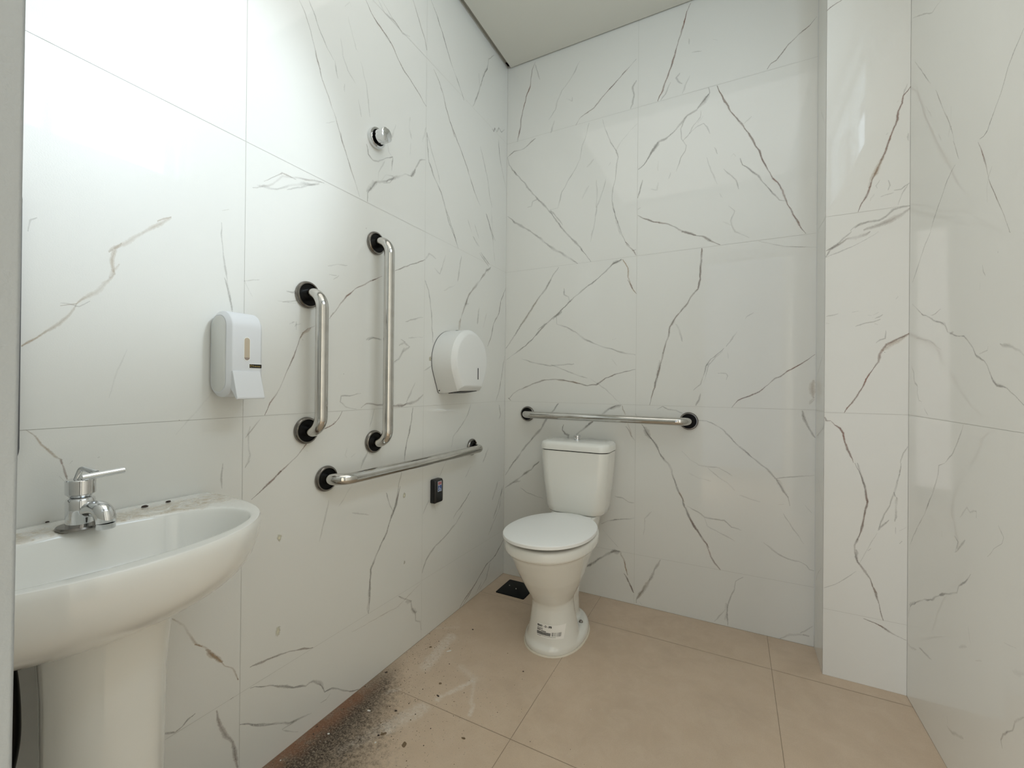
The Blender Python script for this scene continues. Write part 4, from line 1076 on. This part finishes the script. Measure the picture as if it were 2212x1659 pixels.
# outline: walk from back left corner round the front to the back right corner, then along the wall
outl = [Vector((x_, -y_)) for y_, x_ in reversed(half)] + [Vector((x_, y_)) for y_, x_ in half[1:]]
nb = 12
outl += [Vector((0.0, 0.250 - 0.5*k/nb)) for k in range(1, nb)]
NO = len(outl)
cenb = Vector((0.235, 0.0))
def inner_pt(p, w):
    """offset the outline inwards; keeps a wide deck at the back"""
    q = p.copy()
    a_ = math.atan2(p.y / 0.225, (p.x - 0.215) / 0.125)
    ex = 2.25
    ca, sa = math.cos(a_), math.sin(a_)
    px = 0.2165 + (0.1235 + w) * math.copysign(abs(ca)**(2/ex), ca)
    py = (0.212 + w) * math.copysign(abs(sa)**(2/ex), sa)
    return Vector((px, py))
def ring(f, z): return [Vector((*f(p), z if not callable(z) else z(p))) for p in outl]
def scaled(sx0, sy0, keep=0.0):
    # shrink about the wall/centre line for the underside
    return lambda p: (p.x * sx0 + keep, p.y * sy0)
und = [(0.20, 0.16, 0.622), (0.45, 0.34, 0.618), (0.62, 0.52, 0.622), (0.76, 0.68, 0.633), (0.865, 0.81, 0.652), (0.935, 0.90, 0.675), (0.975, 0.955, 0.700), (0.995, 0.985, 0.730), (1.0, 0.998, 0.750), (0.998, 0.996, 0.760), (0.990, 0.988, 0.7655)]
rings = [ring(scaled(a_, b_), z_) for a_, b_, z_ in und]
rings.append(ring(lambda p: p.lerp(inner_pt(p, 0.0), 0.10), ZR))
rings.append(ring(lambda p: p.lerp(inner_pt(p, 0.0), 0.50), ZR))
rings.append(ring(lambda p: p.lerp(inner_pt(p, 0.0), 0.90), ZR - 0.0004))
for w_, z_ in ((0.000, ZR - 0.0022), (-0.0025, ZR - 0.008), (-0.010, ZR - 0.025), (-0.018, ZR - 0.050), (-0.032, ZR - 0.080), (-0.055, ZR - 0.105), (-0.085, ZR - 0.120)):
    rings.append(ring(lambda p, w_=w_: inner_pt(p, w_), z_))
rings.append(ring(lambda p: inner_pt(p, -0.085).lerp(Vector((0.225, 0)), 0.75), ZR - 0.126))
s = MB(); s.loft(rings)
basin = s.build('basin', M_sink, sk, auto=180, subsurf=1)
at = basin.data.attributes.new('grime', 'FLOAT', 'POINT')
gv = []
for v_ in basin.data.vertices:
    top = max(0, min(1, (v_.co.z - (ZR - 0.006)) / 0.004))
    bk_ = max(0, min(1, (0.215 - v_.co.x) / 0.10))
    lip = max(0, min(1, (v_.co.x - 0.008) / 0.02))
    gv.append(top * (0.10 + 0.80 * bk_) * (0.25 + 0.75 * lip))
at.data.foreach_set('value', gv)
# pedestal
def ped_ring(hy, x0, x1, z_, n=40):
    out = []
    for j in range(n):
        th = 2*math.pi*j/n; cx_ = (x0 + x1)/2; rx = (x1 - x0)/2
        ex = 2.1
        ca, sa = math.cos(th), math.sin(th)
        out.append(Vector((cx_ + rx*math.copysign(abs(ca)**(2/ex), ca), hy*math.copysign(abs(sa)**(2/ex), sa), z_)))
    return out
s = MB(); s.loft([[q_ + Vector((0, 0.022, 0)) for q_ in r_] for r_ in (ped_ring(0.092, 0.06, 0.25, 0.0), ped_ring(0.092, 0.06, 0.25, 0.03), ped_ring(0.086, 0.068, 0.242, 0.06), ped_ring(0.078, 0.075, 0.235, 0.15), ped_ring(0.077, 0.076, 0.234, 0.35), ped_ring(0.079, 0.075, 0.237, 0.52), ped_ring(0.085, 0.07, 0.245, 0.60), ped_ring(0.09, 0.068, 0.25, 0.625))])
s.build('pedestal', M_porc, sk, auto=60)
# faucet
fc = thing('faucet', 'chrome single lever faucet on the rear deck of the sink', 'faucet', (0.085, -1.733, ZR - 0.0005))
s = MB(); s.revolve([(0.0, 0), (0.031, 0), (0.032, 0.002), (0.030, 0.005), (0.0, 0.006)], None, 48); s.build('base_plate', M_dirtysteel, fc)
s = MB(); s.revolve([(0.0, 0.005), (0.0190, 0.005), (0.0195, 0.02), (0.0197, 0.046), (0.0185, 0.051), (0.016, 0.053), (0.0, 0.053)], None, 48)
SPA = math.radians(20)
def sp_(d_, z_): return Vector((d_*math.cos(SPA), d_*math.sin(SPA), z_))
pth = [sp_(d_, z_) for d_, z_ in ((0.0, 0.030), (0.015, 0.031), (0.024, 0.033), (0.033, 0.034), (0.041, 0.032), (0.047, 0.027), (0.050, 0.019), (0.051, 0.011))]
_r = [0.0130, 0.0133, 0.0137, 0.014, 0.0144, 0.0147, 0.0147, 0.0145]; pth = smooth_path(pth, 5)
s.tube(pth, [_r[min(7, i//5)] + (_r[min(7, i//5 + 1)] - _r[min(7, i//5)]) * (i % 5) / 5 for i in range(len(pth))], 40)
s.build('body', M_chrome, fc, auto=50)
s = MB(); s.revolve([(0.0, 0.0005), (0.0132, 0.0005), (0.0138, 0.002), (0.0138, 0.0102), (0.0, 0.0102)], Matrix.Translation(sp_(0.051, 0)), 36); s.build('aerator', M_chrome, fc)
s = MB(); s.revolve([(0.0, 0.054), (0.0145, 0.054), (0.016, 0.056), (0.0200, 0.060), (0.0202, 0.083), (0.0190, 0.0845), (0.0, 0.0855)], None, 48); s.build('cartridge_cap', M_chrome, fc)
s = MB()
pth = fillet([(0.000, -0.006, 0.083), (0.001, 0.000, 0.104), (0.033, 0.010, 0.097)], 0.005, 6)
s.tube(pth, 0.0042, 14)
s.tube([(0.035, -0.010, 0.0920), (0.035, 0.047, 0.0955)], 0.0056, 24)
s.build('lever', M_chrome, fc, bevel=0.0)
# flexible hose and trap under the basin
s = MB()
pth = [Vector((0.115, 0.0, 0.0)) + Vector(q_) for q_ in ((-0.01, -0.020, 0.30), (-0.02, -0.004, 0.24), (-0.03, 0.004, 0.17), (-0.04, 0.006, 0.10), (-0.06, 0.0, 0.03), (-0.10, -0.012, -0.03))]
sp = smooth_path(pth)
HO = Vector((-0.002, -0.072, 0.33))
s = MB(); s.tube([p + HO for p in sp], 0.0085, 14); hz = s.build('supply_hose', M_black, sk)
s = MB(); s.tube([p + HO + Vector((0.012, -0.016, 0)) for p in sp[:-6]], 0.007, 14); s.build('braided_sleeve', M_braid, hz)

# crumbs on the sink deck
for (x_, y_, r_, lb) in ((0.040, -1.622, 0.0045, 'larger dark crumb on the rear deck of the sink'), (0.038, -1.580, 0.0038, 'smaller dark crumb nearer the right corner of the sink deck'), (0.006, -1.752, 0.0025, 'tiny dark speck behind the faucet against the wall')):
    s = MB(); prof = [(0.0, 0.0), (r_*0.8, 0.0), (r_, r_*0.3), (r_*0.7, r_*0.8), (0.0, r_*0.95)]
    s.revolve(prof, None, 9)
    for v_ in s.v: v_ += Vector((noise.noise(v_*600), noise.noise(v_*600 + Vector((5,5,5))), 0)) * r_*0.5
    for v_ in s.v: v_.x *= 0.8; v_.y *= 1.3
    o = s.build('crumb', M_darkbit); o.location = (x_, y_, ZR + 0.0003); tag(o, lb, 'crumb', 'dark crumbs on the sink')

# ------------------------------------------------------------------ toilet
TX = 0.474
tl = thing('toilet', 'white close coupled toilet with lid down standing against the back wall', 'toilet', (TX, -0.40, 0))
def oval(hx, yf, yb, z_, ex=2.2, n=56, egg=0.0, cx_=0.0):
    """ring: half width hx, from yf (front) to yb (back), world y"""
    cy_ = (yf + yb)/2; ry = (yb - yf)/2; out = []
    for j in range(n):
        th = 2*math.pi*j/n; ca, sa = math.cos(th), math.sin(th)
        x_ = hx*math.copysign(abs(ca)**(2/ex), ca) * (1 + egg*sa)
        out.append(Vector((cx_ + x_, cy_ + ry*math.copysign(abs(sa)**(2/ex), sa) + 0.40, z_)))
    return out
s = MB()
bc = -0.010
s.loft([oval(0.117, -0.557, -0.205, 0.001, cx_=bc), oval(0.120, -0.560, -0.203, 0.010, cx_=bc), oval(0.119, -0.559, -0.203, 0.022, cx_=bc), oval(0.112, -0.551, -0.207, 0.034, cx_=bc), oval(0.102, -0.541, -0.215, 0.041, cx_=bc), oval(0.09, -0.53, -0.225, 0.044, cx_=bc)])
nc = -0.006; rc = 0.004
s.loft([oval(0.106, -0.550, -0.33, 0.02, cx_=nc), oval(0.098, -0.546, -0.33, 0.05, cx_=nc), oval(0.090, -0.544, -0.335, 0.085, cx_=nc), oval(0.083, -0.542, -0.345, 0.125, cx_=nc), oval(0.078, -0.541, -0.35, 0.165, cx_=nc), oval(0.0785, -0.546, -0.34, 0.185, cx_=nc),
        oval(0.088, -0.566, -0.32, 0.21, cx_=-0.004), oval(0.102, -0.594, -0.30, 0.245, cx_=-0.002), oval(0.118, -0.628, -0.28, 0.29, cx_=0), oval(0.134, -0.660, -0.26, 0.34, cx_=0.001), oval(0.147, -0.686, -0.25, 0.385, cx_=0.003), oval(0.150, -0.692, -0.245, 0.400, cx_=rc),
        oval(0.155, -0.700, -0.245, 0.404, cx_=rc), oval(0.164, -0.709, -0.24, 0.4075, cx_=rc), oval(0.1675, -0.714, -0.24, 0.414, cx_=rc), oval(0.168, -0.715, -0.24, 0.434, cx_=rc), oval(0.167, -0.713, -0.24, 0.444, cx_=rc), oval(0.162, -0.707, -0.243, 0.4485, cx_=rc), oval(0.138, -0.680, -0.27, 0.449, cx_=rc),
        oval(0.130, -0.672, -0.285, 0.444, cx_=rc), oval(0.127, -0.668, -0.29, 0.43, cx_=rc), oval(0.120, -0.655, -0.30, 0.39, cx_=rc), oval(0.10, -0.62, -0.32, 0.34, cx_=rc), oval(0.06, -0.56, -0.37, 0.30, cx_=rc)])
s.loft([oval(0.046, -0.41, -0.24, 0.02, 2.6, cx_=0.008), oval(0.040, -0.40, -0.24, 0.12, 2.6, cx_=0.008), oval(0.046, -0.40, -0.22, 0.20, 2.6, cx_=0.006), oval(0.075, -0.36, -0.16, 0.28, 2.8, cx_=0), oval(0.095, -0.28, -0.07, 0.36, 3, cx_=-0.012), oval(0.105, -0.26, -0.045, 0.41, 3.5, cx_=-0.016), oval(0.105, -0.26, -0.045, 0.4335, 3.5, cx_=-0.018)])
bowl = s.build('bowl', M_porc, tl, auto=180)
m_ = bowl.modifiers.new('union', 'REMESH'); m_.mode = 'VOXEL'; m_.voxel_size = 0.0045; m_.use_smooth_shade = True
m_ = bowl.modifiers.new('soften', 'SMOOTH'); m_.factor = 0.5; m_.iterations = 6
# sealant bead at the floor
s = MB(); s.loft([oval(0.1228, -0.563, -0.200, 0.0003, cx_=bc), oval(0.1222, -0.562, -0.2005, 0.0035, cx_=bc), oval(0.116, -0.556, -0.206, 0.005, cx_=bc)]); s.build('sealant_bead', M_sealant, tl)
# lid: slightly domed, its front edge riding a little above the rim
def lid_ring(gr_, z_): return oval(0.1685 + gr_, -0.728 - gr_, -0.257 + gr_, z_ + 0.0185, 2.12, 64, cx_=0.006, egg=-0.05)
piv = Vector((0, 0.135, 0.446))
Rm = Matrix.Rotation(math.radians(-1.9), 3, 'X') @ Matrix.Rotation(math.radians(-0.8), 3, 'Y')
rings = [lid_ring(-0.03, 0.4325), lid_ring(-0.004, 0.4300), lid_ring(-0.0015, 0.4295), lid_ring(0.0, 0.431), lid_ring(0.0, 0.4405), lid_ring(-0.0015, 0.4425), lid_ring(-0.012, 0.4455), lid_ring(-0.05, 0.4505), lid_ring(-0.10, 0.4525), lid_ring(-0.15, 0.4530)]
rings = [[piv + Rm @ (p - piv) for p in r_] for r_ in rings]
s = MB(); s.loft(rings); lid = s.build('lid', M_plastic, tl, auto=32)
for sg in (-1, 1):
    s = MB(); s.loft([[Vector((sg*0.07 + a_*1.0, 0.150 + b_, z_)) for a_, b_ in rrect(0.036, 0.026, 0.008, 4)] for z_ in (0.435, 0.447, 0.449)])
    s.build('hinge', M_plastic, tl)
# tank
def tank_ring(hx, d0, d1, z_, r_=0.05, cx_=-0.020):
    return [Vector((cx_ + a_, b_ + 0.40, z_)) for a_, b_ in rrect(2*hx, d1 - d0, r_, 8, 0, (d0 + d1)/2)]
s = MB(); s.loft([tank_ring(0.116, -0.170, -0.02, 0.433, 0.05), tank_ring(0.130, -0.183, -0.014, 0.436, 0.055), tank_ring(0.137, -0.188, -0.012, 0.445, 0.055), tank_ring(0.141, -0.190, -0.012, 0.465, 0.055), tank_ring(0.153, -0.195, -0.010, 0.58, 0.048), tank_ring(0.160, -0.198, -0.009, 0.68, 0.045), tank_ring(0.1615, -0.199, -0.009, 0.7215, 0.045)])
s.build('tank', M_porc, tl, auto=60)
s = MB(); s.loft([tank_ring(0.156, -0.194, -0.014, 0.7215, 0.042), tank_ring(0.156, -0.194, -0.014, 0.7245, 0.042)]); s.build('tank_gap', M_black, tl)
s = MB(); s.loft([tank_ring(0.160, -0.198, -0.008, 0.7245, 0.045), tank_ring(0.1655, -0.203, -0.007, 0.7265, 0.05), tank_ring(0.166, -0.2035, -0.007, 0.746, 0.05), tank_ring(0.163, -0.200, -0.008, 0.756, 0.05), tank_ring(0.155, -0.191, -0.012, 0.762, 0.045), tank_ring(0.14, -0.175, -0.022, 0.7645, 0.04)])
s.build('tank_lid', M_porc, tl, auto=60)
s = MB(); s.revolve([(0.0, 0), (0.022, 0), (0.0225, 0.002), (0.019, 0.0035), (0.014, 0.004), (0.014, 0.014), (0.0155, 0.0155), (0.0155, 0.022), (0.014, 0.0235), (0.0, 0.0235)], Matrix.Translation((-0.028, 0.30, 0.7642)), 40)
s.build('flush_button', M_chrome, tl)
# floor bolt on the right flank
Mb = Matrix.Translation((0.072, 0.060, 0.036)) @ Matrix.Rotation(math.radians(25), 4, 'Y')
s = MB(); s.revolve([(0.0, 0.0), (0.012, 0.0), (0.012, 0.003), (0.0085, 0.004), (0.008, 0.013), (0.005, 0.016), (0.0, 0.0165)], Mb, 16); s.build('floor_bolt', M_dirtysteel, tl)

# product label wrapped on the front of the pedestal
bpy.context.view_layer.update()
dg = bpy.context.evaluated_depsgraph_get()
ev = bowl.evaluated_get(dg); me_ = ev.to_mesh()
bvh = BVHTree.FromPolygons([v_.co.copy() for v_ in me_.vertices], [tuple(p.vertices) for p in me_.polygons])
ev.to_mesh_clear()
LC = Vector((-0.022, -0.50, 0.088)); LD = Vector((0.10, 1.0, 0)).normalized(); LR = Vector((1.0, -0.10, 0)).normalized()
LU = (Vector((0, 0, 1)) + LR * 0.03).normalized()
def on_bowl(u_, v_, off):
    o_ = LC + LR*u_ + LU*v_
    hit = bvh.ray_cast(o_, LD)
    if hit[0] is None: return o_ + LD*0.3
    n_ = hit[1]; 
    if n_.dot(LD) > 0: n_ = -n_
    return hit[0] + n_*off
def patch(mb, u0, u1, v0, v1, off, nu=12, nv=6, k=0):
    vs_ = [on_bowl(u0 + (u1-u0)*i/nu, v0 + (v1-v0)*j/nv, off) for j in range(nv+1) for i in range(nu+1)]
    fs = [(j*(nu+1)+i, j*(nu+1)+i+1, (j+1)*(nu+1)+i+1, (j+1)*(nu+1)+i) for j in range(nv) for i in range(nu)]
    mb.add(vs_, fs, k)
LW, LH = LABW
s = MB(); patch(s, -LW/2, LW/2, -LH/2, LH/2, 0.0006, 20, 10); lb = s.build('product_label', M_label, tl)
s = MB()
def ltext(s_, size, u0, v0, sx_=1.0, bold=0.0):
    vv, ff = text_mesh(s_, size, Matrix.Translation((u0, v0, 0)), bold, sx_)
    s.add([on_bowl(v_.x, v_.y, 0.0011) for v_ in vv], ff)
ltext('SBA01', 0.0100, -LW/2 + 0.003, LH/2 - 0.011, 0.85, 0.0004)
ltext('- D - IFB', 0.0100, -LW/2 + 0.030, LH/2 - 0.011, 0.85, 0.0004)
for i in range(26):
    u_ = -LW/2 + 0.003 + i*0.0021; w_ = 0.0013 if i % 3 else 0.0017
    patch(s, u_, u_ + w_, -LH/2 + 0.0095, -LH/2 + 0.021, 0.0010, 1, 3)
for i, w_ in enumerate((2.2, .8, 1.6, .6, .6, 1.2, .6, .5, .6, .6, 1.4, .7, 2.0, .9, 1.6)):
    u_ = LW/2 - 0.036 + i*0.0019; patch(s, u_, u_ + w_*0.0006, -LH/2 + 0.010, -LH/2 + 0.024, 0.0010, 1, 3)
patch(s, -LW/2 + 0.003, -LW/2 + 0.018, -LH/2 + 0.0245, -LH/2 + 0.027, 0.0010, 3, 1); patch(s, -LW/2 + 0.020, -LW/2 + 0.040, -LH/2 + 0.0225, -LH/2 + 0.025, 0.0010, 3, 1)
s.build('label_print', M_ink, lb, smooth=False)
s = MB()
for k in range(3): patch(s, -LW/2 + 0.003, -LW/2 + 0.027, LH/2 - 0.0165 - k*0.0028, LH/2 - 0.0150 - k*0.0028, 0.0010, 4, 1)
patch(s, -LW/2 + 0.003, -LW/2 + 0.075, -LH/2 + 0.0055, -LH/2 + 0.0065, 0.0010, 12, 1); patch(s, -LW/2 + 0.003, -LW/2 + 0.02, -LH/2 + 0.0035, -LH/2 + 0.0045, 0.0010, 4, 1)
s.build('small_print', M_greyink, lb, smooth=False)

# ------------------------------------------------------------------ floor drain
t = thing('floor_drain', 'square black floor drain cover in the corner behind the toilet', 'drain', (0.146, -0.131, 0.0))
s = MB(); s.loft([[Vector((a_, b_, z_)) for a_, b_ in rrect(w_, w_, 0.006, 4)] for w_, z_ in ((0.154, 0.0002), (0.154, 0.003), (0.148, 0.0045))]); s.build('cover_plate', M_drain, t)
for (a_, b_) in ((-0.045, 0.012), (0.0, -0.004)):
    s = MB(); s.revolve([(0.0, 0.0043), (0.0035, 0.0043), (0.003, 0.0058), (0.0, 0.006)], Matrix.Translation((a_, b_, 0)), 14); s.build('screw', M_steel, t)

# ------------------------------------------------------------------ debris on the floor
def flake(label, x_, y_, lx, ly, rot, mat, name='paint_chip', group=None, cat='paint chip', h=0.0012):
    s = MB(); n = 11; pts = []
    for j in range(n):
        th = 2*math.pi*j/n; rr_ = 1 + 0.35*noise.noise(Vector((math.cos(th)*2, math.sin(th)*2, x_*50)))
        pts.append(Vector((lx*rr_*math.cos(th), ly*rr_*math.sin(th), 0)))
    s.loft([pts, [p*0.9 + Vector((0, 0, h + 0.0006*math.sin(p.x*900))) for p in pts]])
    o = s.build(name, mat); o.location = (x_, y_, 0.0004); o.rotation_euler = (0, 0, rot)
    return tag(o, label, cat, group)
for a in FLAKES: flake(*a)

# loose grit along the left wall
s = MB(); rnd = random.Random(3); cnt = 0
while cnt < 1500:
    y_ = rnd.uniform(-1.99, -0.45); x_ = abs(rnd.gauss(0, 0.16 if y_ < -0.8 else 0.08)) + 0.004
    if rnd.random() < 0.12: x_ = rnd.uniform(0.1, 0.8)
    if x_ > 1.2 or (abs(y_ - SY) < 0.14 and 0.04 < x_ < 0.29) or (x_ > 0.33 and y_ > -0.58): continue
    if rnd.random() > min(1, max(0.05, (-y_ - 0.45) / 0.6)): continue
    cnt += 1; r_ = rnd.choice((0.0007, 0.0009, 0.0011, 0.0015, 0.0024 if rnd.random() < 0.3 else 0.001)); a0 = rnd.uniform(0, 6.28)
    e_ = rnd.uniform(0.6, 1.0); top = Vector((x_, y_, r_*0.9))
    rg = [Vector((x_ + r_*math.cos(a0 + k*math.pi/2.5)*e_, y_ + r_*math.sin(a0 + k*math.pi/2.5), 0.0001)) for k in range(5)]
    kk = 2 if rnd.random() < 0.04 else (1 if rnd.random() < 0.4 else 0)
    s.add(rg + [top], [(0,1,5),(1,2,5),(2,3,5),(3,4,5),(4,0,5),(4,3,2,1,0)], kk)
o = s.build('floor_grit', [M_darkbit, M_brownbit, M_chip], smooth=False)
tag(o, 'fine dark grit and dirt scattered on the floor along the left wall', 'dirt', kind='stuff')
